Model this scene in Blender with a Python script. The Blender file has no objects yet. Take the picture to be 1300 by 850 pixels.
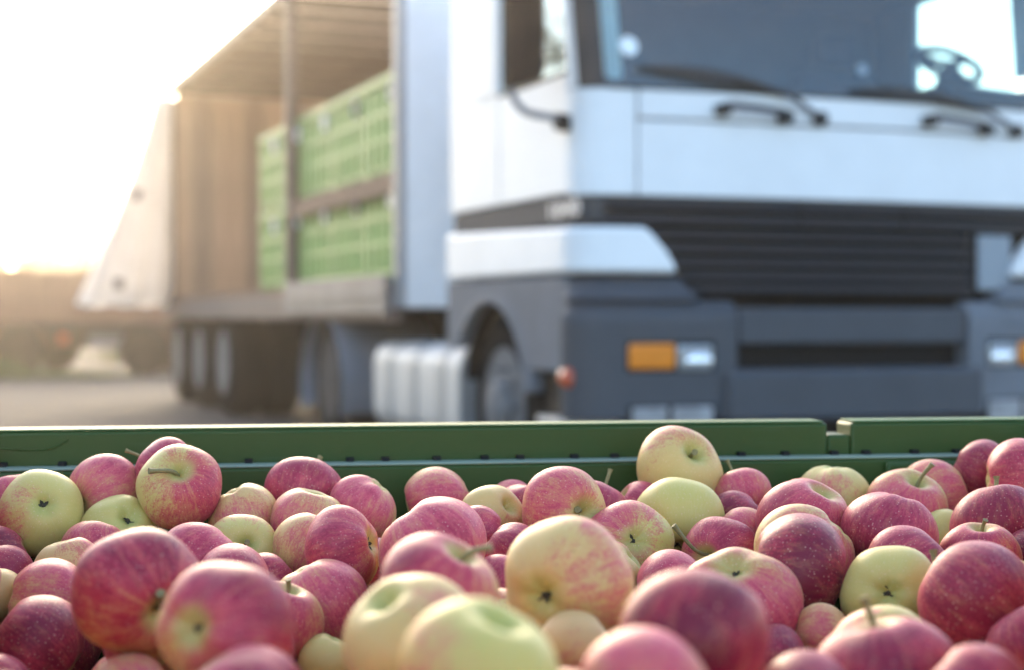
import bpy, bmesh, math, random
import numpy as np
from mathutils import Vector, Matrix
R = math.radians
random.seed(7)
scene = bpy.context.scene
C = scene.collection

# ---------------------------------------------------------------- camera
cd = bpy.data.cameras.new('camera')
cam = bpy.data.objects.new('camera', cd)
C.objects.link(cam)
cam.location = (0, 0, 0.9)
cam.rotation_euler = (R(90) - math.atan(25/2000), 0, 0)
cd.sensor_width = 36
cd.lens = 55.4
cd.clip_start = 0.05
cd.clip_end = 2000
cd.dof.use_dof = True
cd.dof.focus_distance = 1.36
cd.dof.aperture_fstop = 4.0
cd.dof.aperture_blades = 0
scene.camera = cam

# ---------------------------------------------------------------- daylight: hazy low sun behind the lorry, to the left
SUN_EL, SUN_AZ = R(21), R(-11)
w = bpy.data.worlds.new('World')
scene.world = w
w.use_nodes = True
nt = w.node_tree
sky = nt.nodes.new('ShaderNodeTexSky')
sky.sky_type = 'NISHITA'
sky.sun_disc = False
sky.sun_elevation = SUN_EL
sky.sun_rotation = SUN_AZ
sky.air_density = 1.0
sky.dust_density = 2.2
sky.ozone_density = 1.4
bg = nt.nodes['Background']
bg.inputs['Strength'].default_value = 0.15
nt.links.new(sky.outputs[0], bg.inputs['Color'])
sd = bpy.data.lights.new('sun', 'SUN')
sd.energy = 0.55
sd.angle = R(20)
sd.color = (1.0, 0.80, 0.50)
sun = bpy.data.objects.new('sun', sd)
C.objects.link(sun)
sv = Vector((math.cos(SUN_EL)*math.sin(SUN_AZ), math.cos(SUN_EL)*math.cos(SUN_AZ), math.sin(SUN_EL)))
sun.rotation_euler = (-sv).to_track_quat('-Z', 'Y').to_euler()
vs = scene.view_settings
vs.view_transform = 'Standard'
vs.look = 'None'
vs.exposure = 2.15
vs.gamma = 1.0
scene.render.engine = 'CYCLES'
cy = scene.cycles
cy.use_denoising = True
cy.max_bounces = 8
cy.diffuse_bounces = 4
cy.glossy_bounces = 3
cy.transparent_max_bounces = 12
cy.volume_bounces = 1
cy.sample_clamp_indirect = 6

# ---------------------------------------------------------------- materials
def mat(name, col, rough=0.5, var=0.12, scale=6.0, bump=0.0, bscale=60.0, metal=0.0, spec=0.5, coat=0.0,
        col2=None, stretch=(1, 1, 1), transl=0.0, rvar=0.0):
    m = bpy.data.materials.new(name)
    m.use_nodes = True
    t = m.node_tree
    N, L = t.nodes, t.links
    b = N['Principled BSDF']
    b.inputs['Metallic'].default_value = metal
    b.inputs['Roughness'].default_value = rough
    b.inputs['Specular IOR Level'].default_value = spec
    b.inputs['Coat Weight'].default_value = coat
    b.inputs['Coat Roughness'].default_value = 0.08
    tc = N.new('ShaderNodeTexCoord')
    mp = N.new('ShaderNodeMapping')
    mp.inputs['Scale'].default_value = stretch
    L.new(tc.outputs['Object'], mp.inputs['Vector'])
    no = N.new('ShaderNodeTexNoise')
    no.inputs['Scale'].default_value = scale
    no.inputs['Detail'].default_value = 6
    no.inputs['Roughness'].default_value = 0.65
    L.new(mp.outputs[0], no.inputs['Vector'])
    cr = N.new('ShaderNodeValToRGB')
    cr.color_ramp.elements[0].position = 0.3
    cr.color_ramp.elements[1].position = 0.7
    c2 = col2 or tuple(min(1, c*(1+var)) for c in col)
    c1 = col if col2 else tuple(c*(1-var) for c in col)
    cr.color_ramp.elements[0].color = (*c1, 1)
    cr.color_ramp.elements[1].color = (*c2, 1)
    L.new(no.outputs['Fac'], cr.inputs[0])
    L.new(cr.outputs[0], b.inputs['Base Color'])
    if rvar:
        mr = N.new('ShaderNodeMapRange')
        mr.inputs['To Min'].default_value = max(0.02, rough-rvar)
        mr.inputs['To Max'].default_value = min(1, rough+rvar)
        L.new(no.outputs['Fac'], mr.inputs['Value'])
        L.new(mr.outputs[0], b.inputs['Roughness'])
    if bump:
        n2 = N.new('ShaderNodeTexNoise')
        n2.inputs['Scale'].default_value = bscale
        n2.inputs['Detail'].default_value = 5
        L.new(mp.outputs[0], n2.inputs['Vector'])
        bp = N.new('ShaderNodeBump')
        bp.inputs['Strength'].default_value = bump
        bp.inputs['Distance'].default_value = 0.01
        L.new(n2.outputs['Fac'], bp.inputs['Height'])
        L.new(bp.outputs[0], b.inputs['Normal'])
    if transl:
        tr = N.new('ShaderNodeBsdfTranslucent')
        L.new(cr.outputs[0], tr.inputs['Color'])
        mx = N.new('ShaderNodeMixShader')
        mx.inputs[0].default_value = transl
        L.new(b.outputs[0], mx.inputs[1])
        L.new(tr.outputs[0], mx.inputs[2])
        L.new(mx.outputs[0], N['Material Output'].inputs['Surface'])
    return m

def glass_mat(name, tint, ior=1.8):
    m = bpy.data.materials.new(name)
    m.use_nodes = True
    t = m.node_tree
    N, L = t.nodes, t.links
    N.remove(N['Principled BSDF'])
    tr = N.new('ShaderNodeBsdfTransparent')
    tr.inputs[0].default_value = (*tint, 1)
    gl = N.new('ShaderNodeBsdfGlossy')
    gl.inputs['Roughness'].default_value = 0.02
    gl.inputs['Color'].default_value = (0.9, 0.97, 1.0, 1)
    lw = N.new('ShaderNodeLayerWeight')
    lw.inputs['Blend'].default_value = 0.5
    pw = N.new('ShaderNodeMath'); pw.operation = 'POWER'; pw.inputs[1].default_value = 4.5
    fr = N.new('ShaderNodeMapRange')
    fr.inputs['To Min'].default_value = ((ior-1)/(ior+1))**2
    L.new(lw.outputs['Facing'], pw.inputs[0])
    L.new(pw.outputs[0], fr.inputs['Value'])
    mx = N.new('ShaderNodeMixShader')
    L.new(fr.outputs[0], mx.inputs[0])
    L.new(tr.outputs[0], mx.inputs[1])
    L.new(gl.outputs[0], mx.inputs[2])
    L.new(mx.outputs[0], N['Material Output'].inputs['Surface'])
    return m

M = {}
M['white'] = mat('white_paint', (0.86, 0.86, 0.855), 0.42, 0.05, 2.2, 0.02, 30, spec=0.22, coat=0.0)
M['white_panel'] = mat('white_trailer_panel', (0.84, 0.84, 0.84), 0.5, 0.08, 2.5)
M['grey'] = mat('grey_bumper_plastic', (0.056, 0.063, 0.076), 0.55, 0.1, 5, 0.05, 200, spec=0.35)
M['grey_light'] = mat('pale_grey_plastic', (0.155, 0.168, 0.19), 0.65, 0.1, 5, 0.05, 200, spec=0.1)  # paler grey for fenders, arch lips and the right bumper end
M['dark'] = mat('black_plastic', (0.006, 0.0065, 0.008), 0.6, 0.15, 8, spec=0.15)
M['slat'] = mat('dark_grille_plastic', (0.028, 0.030, 0.036), 0.40, 0.1, 8)
M['band'] = mat('dark_grey_trim', (0.045, 0.046, 0.05), 0.75, 0.1, 8)
M['seal'] = mat('black_rubber_seal', (0.012, 0.012, 0.014), 0.6, 0.1, 8)
M['tyre'] = mat('tyre_rubber', (0.020, 0.0195, 0.019), 0.9, 0.25, 12, 0.3, 90, spec=0.0)
M['rim'] = mat('dusty_steel_rim', (0.17, 0.17, 0.175), 0.6, 0.25, 9, metal=0.0, spec=0.05)
M['rim_dark'] = mat('grimy_dark_rim', (0.06, 0.06, 0.062), 0.7, 0.3, 9, spec=0.05)
M['rim_pale'] = mat('pale_dusty_rim', (0.19, 0.185, 0.185), 0.65, 0.25, 9, spec=0.05)
M['alu'] = mat('brushed_aluminium', (0.50, 0.50, 0.495), 0.55, 0.1, 20, metal=0.35, stretch=(1, 1, 12))
M['strap'] = mat('grey_steel_strap', (0.30, 0.31, 0.32), 0.5, 0.1, 20, metal=0.3)
M['chassis'] = mat('dark_chassis_steel', (0.018, 0.018, 0.019), 0.8, 0.3, 5, spec=0.05)
M['mud'] = mat('grey_mudguard_plastic', (0.20, 0.215, 0.25), 0.65, 0.1, 5, spec=0.1)
M['orange'] = mat('amber_lens', (0.80, 0.23, 0.008), 0.15, 0.1, 40, coat=0.6)
M['red_lens'] = mat('red_orange_lens', (0.55, 0.08, 0.02), 0.2, 0.1, 40, coat=0.6)
M['lens'] = mat('clear_lamp_lens', (0.42, 0.45, 0.47), 0.12, 0.3, 60, metal=0.5, coat=1.0)
M['lamp'] = mat('lamp_reflector', (0.85, 0.87, 0.9), 0.15, 0.05, 30, metal=0.7)
M['fog'] = mat('dusty_fog_lamp', (0.30, 0.30, 0.31), 0.3, 0.35, 14, coat=0.3)
M['silver_text'] = mat('silver_lettering', (0.42, 0.45, 0.50), 0.35, 0.05, 20)
M['plate'] = mat('blank_grey_plate', (0.26, 0.30, 0.34), 0.5, 0.05, 9)
M['glass'] = glass_mat('windscreen_glass', (0.80, 0.90, 0.93), 1.58)
M['side_glass'] = glass_mat('side_window_glass', (0.70, 0.83, 0.87), 1.75)
M['lining'] = mat('grey_cab_lining', (0.10, 0.115, 0.135), 0.8, 0.1, 6)
M['dash'] = mat('dark_dashboard', (0.03, 0.033, 0.04), 0.7, 0.1, 12, 0.1, 150)
M['seat'] = mat('dark_seat_cloth', (0.045, 0.05, 0.065), 0.9, 0.2, 20)
M['curtain'] = mat('cream_cab_curtain', (0.88, 0.88, 0.82), 0.8, 0.04, 10, transl=0.3)
M['screen_disc'] = mat('pale_screen_disc', (0.9, 0.95, 0.95), 0.4, 0.05, 12)
M['screen_disc2'] = mat('faint_screen_disc', (0.28, 0.36, 0.42), 0.4, 0.05, 12)
M['wood'] = mat('brown_plank', (0.20, 0.11, 0.065), 0.75, 0.3, 3, 0.2, 40, stretch=(1, 8, 8))
M['bow'] = mat('brown_roof_bow', (0.11, 0.075, 0.055), 0.7, 0.25, 3)
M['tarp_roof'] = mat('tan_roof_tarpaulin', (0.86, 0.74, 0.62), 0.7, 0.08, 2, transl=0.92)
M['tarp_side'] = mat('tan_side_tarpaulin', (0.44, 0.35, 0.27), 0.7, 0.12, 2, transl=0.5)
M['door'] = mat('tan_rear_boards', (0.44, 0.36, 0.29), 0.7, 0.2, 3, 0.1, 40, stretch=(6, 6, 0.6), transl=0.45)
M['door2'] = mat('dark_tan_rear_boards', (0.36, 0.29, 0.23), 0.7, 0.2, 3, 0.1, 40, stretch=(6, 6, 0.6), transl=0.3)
M['tarp_white'] = mat('white_curtain_tarpaulin', (0.90, 0.88, 0.86), 0.65, 0.06, 3, 0.15, 12, transl=0.72)
M['steel'] = mat('worn_grey_steel', (0.20, 0.18, 0.175), 0.55, 0.25, 4, metal=0.2)
M['brown_steel'] = mat('brown_painted_steel', (0.13, 0.085, 0.075), 0.6, 0.25, 4)
M['crate'] = mat('light_green_plastic', (0.29, 0.45, 0.13), 0.5, 0.12, 2.5, rvar=0.1)
M['disc'] = mat('white_disc', (0.78, 0.82, 0.78), 0.5, 0.03, 5)
M['far_brown'] = mat('rust_brown_boards', (0.25, 0.105, 0.065), 0.75, 0.2, 2, 0.1, 20)
M['far_dark'] = mat('dark_brown_undercarriage', (0.06, 0.03, 0.022), 0.8, 0.3, 4)
M['ground'] = mat('worn_yard_asphalt', (0.055, 0.050, 0.047), 0.95, 0.2, 0.9, 0.5, 45, col2=(0.085, 0.077, 0.072), spec=0.2)
M['apron'] = mat('pale_concrete', (0.085, 0.076, 0.070), 0.9, 0.12, 0.8, 0.3, 30, spec=0.2)
M['grass'] = mat('yellow_green_grass', (0.10, 0.13, 0.03), 0.8, 0.3, 5)
M['bark'] = mat('grey_brown_bark', (0.12, 0.095, 0.075), 0.9, 0.3, 10, 0.5, 30)
M['leaf'] = mat('dusty_green_leaves', (0.07, 0.10, 0.04), 0.6, 0.4, 0.7, transl=0.35)
M['stem'] = mat('apple_stem', (0.17, 0.15, 0.05), 0.7, 0.35, 300, 0.2, 900, col2=(0.26, 0.22, 0.09))
M['calyx'] = mat('dried_calyx', (0.045, 0.04, 0.022), 0.9, 0.3, 400)

def crate_green():
    m = mat('dark_green_crate_plastic', (0.030, 0.064, 0.012), 0.42, 0.07, 3, 0.02, 240, rvar=0.05, spec=0.22, stretch=(0.5, 1, 1))
    t = m.node_tree
    N, L = t.nodes, t.links
    b = N['Principled BSDF']
    # fine scuffs along the wall
    tc = N.new('ShaderNodeTexCoord')
    mp = N.new('ShaderNodeMapping')
    mp.inputs['Scale'].default_value = (3, 60, 60)
    L.new(tc.outputs['Object'], mp.inputs['Vector'])
    no = N.new('ShaderNodeTexNoise')
    no.inputs['Scale'].default_value = 6
    no.inputs['Detail'].default_value = 8
    L.new(mp.outputs[0], no.inputs['Vector'])
    rp = N.new('ShaderNodeValToRGB')
    rp.color_ramp.elements[0].position = 0.60
    rp.color_ramp.elements[1].position = 0.78
    rp.color_ramp.elements[0].color = (0, 0, 0, 1)
    rp.color_ramp.elements[1].color = (0.22, 0.22, 0.22, 1)
    L.new(no.outputs['Fac'], rp.inputs[0])
    mx = N.new('ShaderNodeMixRGB')
    mx.inputs[2].default_value = (0.07, 0.12, 0.06, 1)
    old = b.inputs['Base Color'].links[0].from_socket
    L.new(rp.outputs[0], mx.inputs[0])
    L.new(old, mx.inputs[1])
    L.new(mx.outputs[0], b.inputs['Base Color'])
    return m
M['bin'] = crate_green()
M['ledge_highlight'] = mat('dusty_green_ledge_highlight', (0.20, 0.26, 0.19), 0.6, 0.12, 30, 0.05, 300, stretch=(0.3, 1, 1))  # pale dusty tint also paints in the sky-lit line along the ledge
M['rim_highlight'] = mat('worn_green_rim_highlight', (0.06, 0.125, 0.05), 0.6, 0.12, 20, 0.03, 300, spec=0.15, stretch=(0.3, 1, 1))  # lighter worn green carries the rim-top highlight in its colour

def apple_mat():
    m = bpy.data.materials.new('apple_skin')
    m.use_nodes = True
    t = m.node_tree
    N, L = t.nodes, t.links
    b = N['Principled BSDF']
    def math_(op, a, c=None, clamp=False):
        n = N.new('ShaderNodeMath'); n.operation = op; n.use_clamp = clamp
        for k, v in enumerate((a, c)):
            if v is None: continue
            if isinstance(v, (int, float)): n.inputs[k].default_value = v
            else: L.new(v, n.inputs[k])
        return n.outputs[0]
    def attr(nm):
        n = N.new('ShaderNodeAttribute'); n.attribute_type = 'GEOMETRY'; n.attribute_name = nm
        return n.outputs['Fac']
    def mix(f, a, c):
        n = N.new('ShaderNodeMixRGB')
        for k, v in enumerate((f, a, c)):
            if isinstance(v, tuple): n.inputs[k].default_value = (*v, 1)
            elif isinstance(v, (int, float)): n.inputs[k].default_value = v
            else: L.new(v, n.inputs[k])
        return n.outputs[0]
    def ss(v, a, c, o0=0.0, o1=1.0):
        n = N.new('ShaderNodeMapRange'); n.interpolation_type = 'SMOOTHSTEP'
        L.new(v, n.inputs['Value'])
        for k, x in (('From Min', a), ('From Max', c), ('To Min', o0), ('To Max', o1)): n.inputs[k].default_value = x
        return n.outputs[0]
    def noise(vec, sc, det=4, rough=0.55):
        n = N.new('ShaderNodeTexNoise'); n.inputs['Scale'].default_value = sc
        n.inputs['Detail'].default_value = det; n.inputs['Roughness'].default_value = rough
        L.new(vec, n.inputs['Vector']); return n.outputs['Fac']
    # unit apple coordinates stored on the mesh (radius 1, blush towards +x, stem at +z) with a seed per apple
    at = N.new('ShaderNodeAttribute'); at.attribute_name = 'apple_co'
    co = at.outputs['Vector']
    blush, deep, warm, seed = attr('blush'), attr('deep'), attr('warm'), attr('seed')
    sx = N.new('ShaderNodeSeparateXYZ'); L.new(co, sx.inputs[0])
    x, y, z = sx.outputs
    off = N.new('ShaderNodeCombineXYZ')
    L.new(math_('MULTIPLY', seed, 37.0), off.inputs[0]); L.new(math_('MULTIPLY', seed, 71.0), off.inputs[1])
    def shifted(vec):
        n = N.new('ShaderNodeVectorMath'); n.operation = 'ADD'
        L.new(vec, n.inputs[0]); L.new(off.outputs[0], n.inputs[1]); return n.outputs[0]
    rad = math_('POWER', math_('ADD', math_('ADD', math_('MULTIPLY', x, x), math_('MULTIPLY', y, y)), 0.0025), 0.5)
    st = N.new('ShaderNodeCombineXYZ')          # meridian streaks: direction round the axis, little change along it
    L.new(math_('DIVIDE', x, rad), st.inputs[0]); L.new(math_('DIVIDE', y, rad), st.inputs[1]); L.new(math_('MULTIPLY', z, 0.35), st.inputs[2])
    streak = noise(shifted(st.outputs[0]), 7.0, 5, 0.65)
    fine = noise(shifted(st.outputs[0]), 22.0, 3, 0.6)
    blot = noise(shifted(co), 1.7, 4)
    mot = noise(shifted(co), 19.0, 5, 0.72)
    s = math_('ADD', x, math_('MULTIPLY', math_('SUBTRACT', blush, 0.67), 2.7))
    s = math_('ADD', s, math_('MULTIPLY', math_('SUBTRACT', blot, 0.5), 2.3))
    s = math_('ADD', s, math_('ADD', math_('MULTIPLY', math_('SUBTRACT', streak, 0.5), 1.5), math_('MULTIPLY', math_('SUBTRACT', fine, 0.5), 0.9)))
    s = math_('ADD', s, math_('MULTIPLY', math_('SUBTRACT', mot, 0.5), 2.3))
    mask = ss(s, -0.75, 0.15)
    mask2 = ss(s, -0.15, 0.85)
    dark = ss(s, 0.5, 1.9)
    yel = mix(warm, (0.54, 0.47, 0.115), (0.66, 0.38, 0.15))
    yel = mix(ss(fine, 0.35, 0.75, 0, 0.35), yel, (0.60, 0.50, 0.19))
    pink = mix(deep, (0.62, 0.10, 0.135), (0.42, 0.013, 0.045))
    crim = mix(deep, (0.42, 0.030, 0.072), (0.13, 0.003, 0.019))
    salmon = mix(deep, (0.60, 0.21, 0.12), (0.52, 0.15, 0.075))
    red = mix(dark, mix(mask2, salmon, pink), crim)
    red = mix(ss(fine, 0.45, 0.8, 0, 0.35), red, crim)
    f = math_('MULTIPLY', mask, ss(streak, 0.15, 0.55, 0.72, 1.0))
    colr = mix(f, yel, red)
    # hollows stay greenish yellow
    cav = ss(rad, 0.16, 0.46, 0.85, 0.0)
    colr = mix(math_('MULTIPLY', cav, ss(mot, 0.3, 0.6, 0.6, 1.0)), colr, (0.42, 0.40, 0.10))
    # pale lenticels
    vo = N.new('ShaderNodeTexVoronoi'); vo.inputs['Scale'].default_value = 15.0
    L.new(shifted(co), vo.inputs['Vector'])
    dots = ss(vo.outputs['Distance'], 0.10, 0.30, 1.0, 0.0)
    vk = N.new('ShaderNodeSeparateColor'); L.new(vo.outputs['Color'], vk.inputs[0])
    dots = math_('MULTIPLY', dots, ss(vk.outputs[0], 0.15, 0.85, 0.0, 0.42))
    colr = mix(dots, colr, (0.80, 0.56, 0.40))
    # a few brown scuffs
    sc = math_('MULTIPLY', ss(noise(shifted(co), 5.0, 6, 0.75), 0.655, 0.72, 0, 1), 0.55)
    colr = mix(sc, colr, (0.20, 0.10, 0.05))
    L.new(colr, b.inputs['Base Color'])
    L.new(ss(mot, 0.25, 0.75, 0.40, 0.58), b.inputs['Roughness'])
    b.inputs['Specular IOR Level'].default_value = 0.33
    b.inputs['Sheen Weight'].default_value = 0.04
    b.inputs['Sheen Roughness'].default_value = 0.4
    b.inputs['Subsurface Weight'].default_value = 0.12
    b.inputs['Subsurface Radius'].default_value = (0.006, 0.003, 0.0015)
    b.inputs['Subsurface Scale'].default_value = 1.0
    bp = N.new('ShaderNodeBump'); bp.inputs['Strength'].default_value = 0.12; bp.inputs['Distance'].default_value = 0.0006
    L.new(mot, bp.inputs['Height']); L.new(bp.outputs[0], b.inputs['Normal'])
    return m
M['apple'] = apple_mat()

# ---------------------------------------------------------------- mesh helpers
class MB:
    def __init__(s): s.v, s.f = [], []
    def add(s, vs, fs):
        o = len(s.v); s.v += [tuple(p) for p in vs]; s.f += [tuple(i+o for i in f) for f in fs]; return s
    def box(s, x0, x1, y0, y1, z0, z1):
        return s.add([(x0,y0,z0),(x1,y0,z0),(x1,y1,z0),(x0,y1,z0),(x0,y0,z1),(x1,y0,z1),(x1,y1,z1),(x0,y1,z1)],
                     [(0,3,2,1),(4,5,6,7),(0,1,5,4),(1,2,6,5),(2,3,7,6),(3,0,4,7)])
    def tube(s, pts, rad, n=10):
        pts = [Vector(p) for p in pts]
        rs = rad if isinstance(rad, (list, tuple)) else [rad]*len(pts)
        vs, fs = [], []
        up = None
        for i, p in enumerate(pts):
            d = (pts[min(i+1, len(pts)-1)] - pts[max(i-1, 0)]).normalized()
            if up is None:
                up = d.orthogonal().normalized()
            up = (up - d*up.dot(d)).normalized()
            q = d.cross(up)
            for k in range(n):
                a = 2*math.pi*k/n
                vs.append(p + (up*math.cos(a) + q*math.sin(a))*rs[i])
        for i in range(len(pts)-1):
            for k in range(n):
                fs.append((i*n+k, i*n+(k+1)%n, (i+1)*n+(k+1)%n, (i+1)*n+k))
        fs.append(tuple(range(n))[::-1]); fs.append(tuple(range((len(pts)-1)*n, len(pts)*n)))
        return s.add(vs, fs)
    def lathe(s, prof, n=40, axis='x', c=(0, 0, 0)):      # prof: (radius, along axis)
        vs, fs = [], []
        for r, h in prof:
            for k in range(n):
                a = 2*math.pi*k/n
                p = (h, r*math.cos(a), r*math.sin(a)) if axis == 'x' else ((r*math.cos(a), h, r*math.sin(a)) if axis == 'y' else (r*math.cos(a), r*math.sin(a), h))
                vs.append((p[0]+c[0], p[1]+c[1], p[2]+c[2]))
        m = len(prof)
        for i in range(m-1):
            for k in range(n):
                fs.append((i*n+k, i*n+(k+1)%n, (i+1)*n+(k+1)%n, (i+1)*n+k))
        fs.append(tuple(range(n))[::-1]); fs.append(tuple(range((m-1)*n, m*n)))
        return s.add(vs, fs)
    def slab(s, fn, na, nb):                              # fn(a, b, side) -> point; a closed thick sheet
        vs, fs = [], []
        for side in (0, 1):
            for i in range(na+1):
                for j in range(nb+1):
                    vs.append(fn(i/na, j/nb, side))
        w_, o = nb+1, (na+1)*(nb+1)
        for i in range(na):
            for j in range(nb):
                q = (i*w_+j, i*w_+j+1, (i+1)*w_+j+1, (i+1)*w_+j)
                fs.append(q); fs.append(tuple(k+o for k in q[::-1]))
        ring = [i*w_ for i in range(na+1)] + [na*w_+j for j in range(1, nb+1)] + [i*w_+nb for i in range(na-1, -1, -1)] + [j for j in range(nb-1, 0, -1)]
        for k in range(len(ring)):
            a, b = ring[k], ring[(k+1) % len(ring)]
            fs.append((a, b, b+o, a+o))
        return s.add(vs, fs)
    def mesh(s, name, smooth=None):
        me = bpy.data.meshes.new(name)
        me.from_pydata(s.v, [], s.f)
        bm = bmesh.new(); bm.from_mesh(me)
        bmesh.ops.recalc_face_normals(bm, faces=bm.faces)
        bm.to_mesh(me); bm.free()
        if smooth is not None:
            me.polygons.foreach_set('use_smooth', [True]*len(me.polygons))
            if smooth < 180: me.set_sharp_from_angle(angle=R(smooth))
        return me
    def build(s, name, material, parent=None, bevel=0.0, smooth=35, off=(0, 0, 0), seg=2):
        if off != (0, 0, 0): s.v = [(p[0]-off[0], p[1]-off[1], p[2]-off[2]) for p in s.v]
        me = s.mesh(name, smooth)
        me.materials.append(material)
        o = bpy.data.objects.new(name, me); C.objects.link(o)
        if parent: o.parent = parent
        if bevel:
            b = o.modifiers.new('bevel', 'BEVEL'); b.width = bevel; b.segments = seg; b.limit_method = 'ANGLE'; b.angle_limit = R(40)
            b.harden_normals = False
        return o

def tag(o, label=None, cat=None, group=None, kind=None):
    for k, v in (('label', label), ('category', cat), ('group', group), ('kind', kind)):
        if v: o[k] = v
    return o
def thing(name, label, cat, loc=(0, 0, 0), rz=0.0, group=None):
    o = bpy.data.objects.new(name, None); C.objects.link(o)
    o.location = loc; o.rotation_euler = (0, 0, rz); o.empty_display_size = 0.2
    return tag(o, label, cat, group)
def copy_tree(o, parent=None):
    c = o.copy(); C.objects.link(c); c.parent = parent
    for ch in o.children: copy_tree(ch, c)
    return c
def smooth_path(pts, n=6):
    pts = [Vector(p) for p in pts]; out = []
    for i in range(len(pts)-1):
        p0, p1, p2, p3 = pts[max(i-1, 0)], pts[i], pts[i+1], pts[min(i+2, len(pts)-1)]
        for k in range(n):
            t = k/n
            out.append(0.5*((2*p1) + (p2-p0)*t + (2*p0-5*p1+4*p2-p3)*t*t + (3*p1-p0-3*p2+p3)*t*t*t))
    out.append(pts[-1]); return out

# ---------------------------------------------------------------- the setting
tag(MB().add([(-150, -60, 0), (150, -60, 0), (150, 170, 0), (-150, 170, 0)], [(0, 1, 2, 3)]).build('ground', M['ground']), kind='structure')
tag(MB().add([(-60, 27, .004), (30, 27.5, .004), (30, 46, .004), (-60, 46, .004)], [(0, 1, 2, 3)]).build('concrete_apron', M['apron']), kind='structure')

def grass_patch(cx, cy_, sx, sy, n, h, label):
    mb = MB(); rnd = random.Random(int(cx*100))
    for _ in range(n):
        x, y = cx+rnd.gauss(0, sx), cy_+rnd.gauss(0, sy)
        hh = h*rnd.uniform(.4, 1.2); a = rnd.uniform(0, 6.28); dx, dy = .012*math.cos(a), .012*math.sin(a)
        lx, ly = rnd.gauss(0, .35)*hh, rnd.gauss(0, .35)*hh
        mb.add([(x-dx, y-dy, 0), (x+dx, y+dy, 0), (x+lx, y+ly, hh)], [(0, 1, 2)])
    tag(mb.build('grass', M['grass'], smooth=None), label, 'grass', kind='stuff')
grass_patch(-7.9, 22.6, .45, .5, 900, .34, 'yellow-green grass growing beside the far trailer wheel at the left edge')
grass_patch(-6.6, 22.9, .5, .3, 500, .12, 'low thin grass along the yard in front of the far brown trailer')
grass_patch(-7.0, 30.0, .5, .3, 400, .5, 'yellow-green grass seen under the far brown trailer')

def tree(x, y, h, cr, label, seed, dens=2600, leaf=.16):
    rnd = random.Random(seed)
    t = thing('tree', label, 'tree', (x, y, 0), 0, 'trees beyond the yard')
    mb = MB()
    th = h*.45
    mb.tube(smooth_path([(0, 0, 0), (.1, .05, th*.5), (0, .1, th), (.1, 0, h*.85)], 4), [h*.03*(1-.06*i) for i in range(13)], 9)
    tips = []
    for k in range(9):
        a = k*2.4 + rnd.uniform(-.4, .4); z0 = th*rnd.uniform(.7, 1.5)
        L_ = cr*rnd.uniform(.6, .95); tip = (L_*math.cos(a), L_*math.sin(a), z0 + h*rnd.uniform(.08, .3))
        mb.tube(smooth_path([(0, .05, z0), (tip[0]*.5, tip[1]*.5, z0+.25*(tip[2]-z0)+.2), tip], 3), [h*.012*(1-.12*i) for i in range(7)], 6)
        tips.append(tip)
    mb.build('trunk', M['bark'], t)
    cl = []
    for _ in range(34):
        a, b = rnd.uniform(0, 6.28), math.acos(rnd.uniform(-.7, 1))
        q = rnd.uniform(.45, 1)**.6
        cl.append((cr*q*math.sin(b)*math.cos(a), cr*q*math.sin(b)*math.sin(a), h*.62+(h*.38)*q*math.cos(b), cr*rnd.uniform(.16, .36)))
    cl += [(tp[0], tp[1], tp[2], cr*.25) for tp in tips]
    mb = MB()
    for _ in range(dens):
        c = rnd.choice(cl); d = Vector((rnd.gauss(0, 1), rnd.gauss(0, 1), rnd.gauss(0, .8))).normalized()*c[3]*rnd.uniform(.3, 1.1)
        p = Vector(c[:3]) + d
        n = Vector((rnd.gauss(0, 1), rnd.gauss(0, 1), rnd.gauss(0, 1))).normalized(); u = n.orthogonal().normalized(); v = n.cross(u)
        s_ = leaf*rnd.uniform(.5, 1.3)
        mb.add([p-u*s_, p+v*s_*.5, p+u*s_, p-v*s_*.5], [(0, 1, 2, 3)])
    mb.build('crown', M['leaf'], t, smooth=None)
tree(-24.5, 78, 4.2, 3.4, 'low pale tree at the far left edge beyond the brown trailer', 1, 2600, .2)
tree(-20.6, 82, 4.9, 2.8, 'taller pale tree with a thin top behind the middle of the brown trailer', 2, 2200, .2)
tree(-17.3, 76, 4.0, 2.6, 'low pale tree nearest the white curtain of the open trailer', 3, 2200, .2)
tree(-38.4, 53.4, 17.0, 4.4, 'tall green tree outside the picture that is mirrored in the side window of the cab', 4, 4200, .28)

tree(-14.5, 13.0, 8.5, 3.0, 'unseen round tree added left of the yard to shade the cab, farthest of three', 6, 2600, .2)  # row of three trees added out of view to dim the cab side
tree(-12.5, 7.0, 7.5, 2.8, 'unseen round tree added left of the yard to shade the cab, middle of three', 7, 2600, .2)
tree(-12.0, 1.0, 8.0, 2.9, 'unseen round tree added left of the yard to shade the cab, nearest of three', 8, 2600, .2)

# ---------------------------------------------------------------- lorry: local x along the front, local y backwards along the side
TH = math.atan(.385)
O = Vector((.289, 6.65, 0))
def loc2w(u, v, z=0): return O + Vector((u*math.cos(TH)-v*math.sin(TH), u*math.sin(TH)+v*math.cos(TH), z))
W2 = 2.604
cab = thing('truck_tractor', 'white truck cab with dark grille and grey bumper, parked behind the apple crate', 'truck', loc2w(0, 0), TH)
RC = .11
path = [(0, 1.70-i*.02) for i in range(int((1.70-RC)/.02)+1)]
path += [(RC-RC*math.cos(t), RC-RC*math.sin(t)) for t in np.linspace(0, math.pi/2, 10)]
path += [(u, 0) for u in np.linspace(RC, W2-RC, 90)[1:]]
path += [(W2-RC+RC*math.sin(t), RC-RC*math.cos(t)) for t in np.linspace(0, math.pi/2, 10)[1:]]
path += [(W2, RC+i*.02) for i in range(1, int((1.70-RC)/.02)+2)]
PA = np.array(path)
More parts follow.
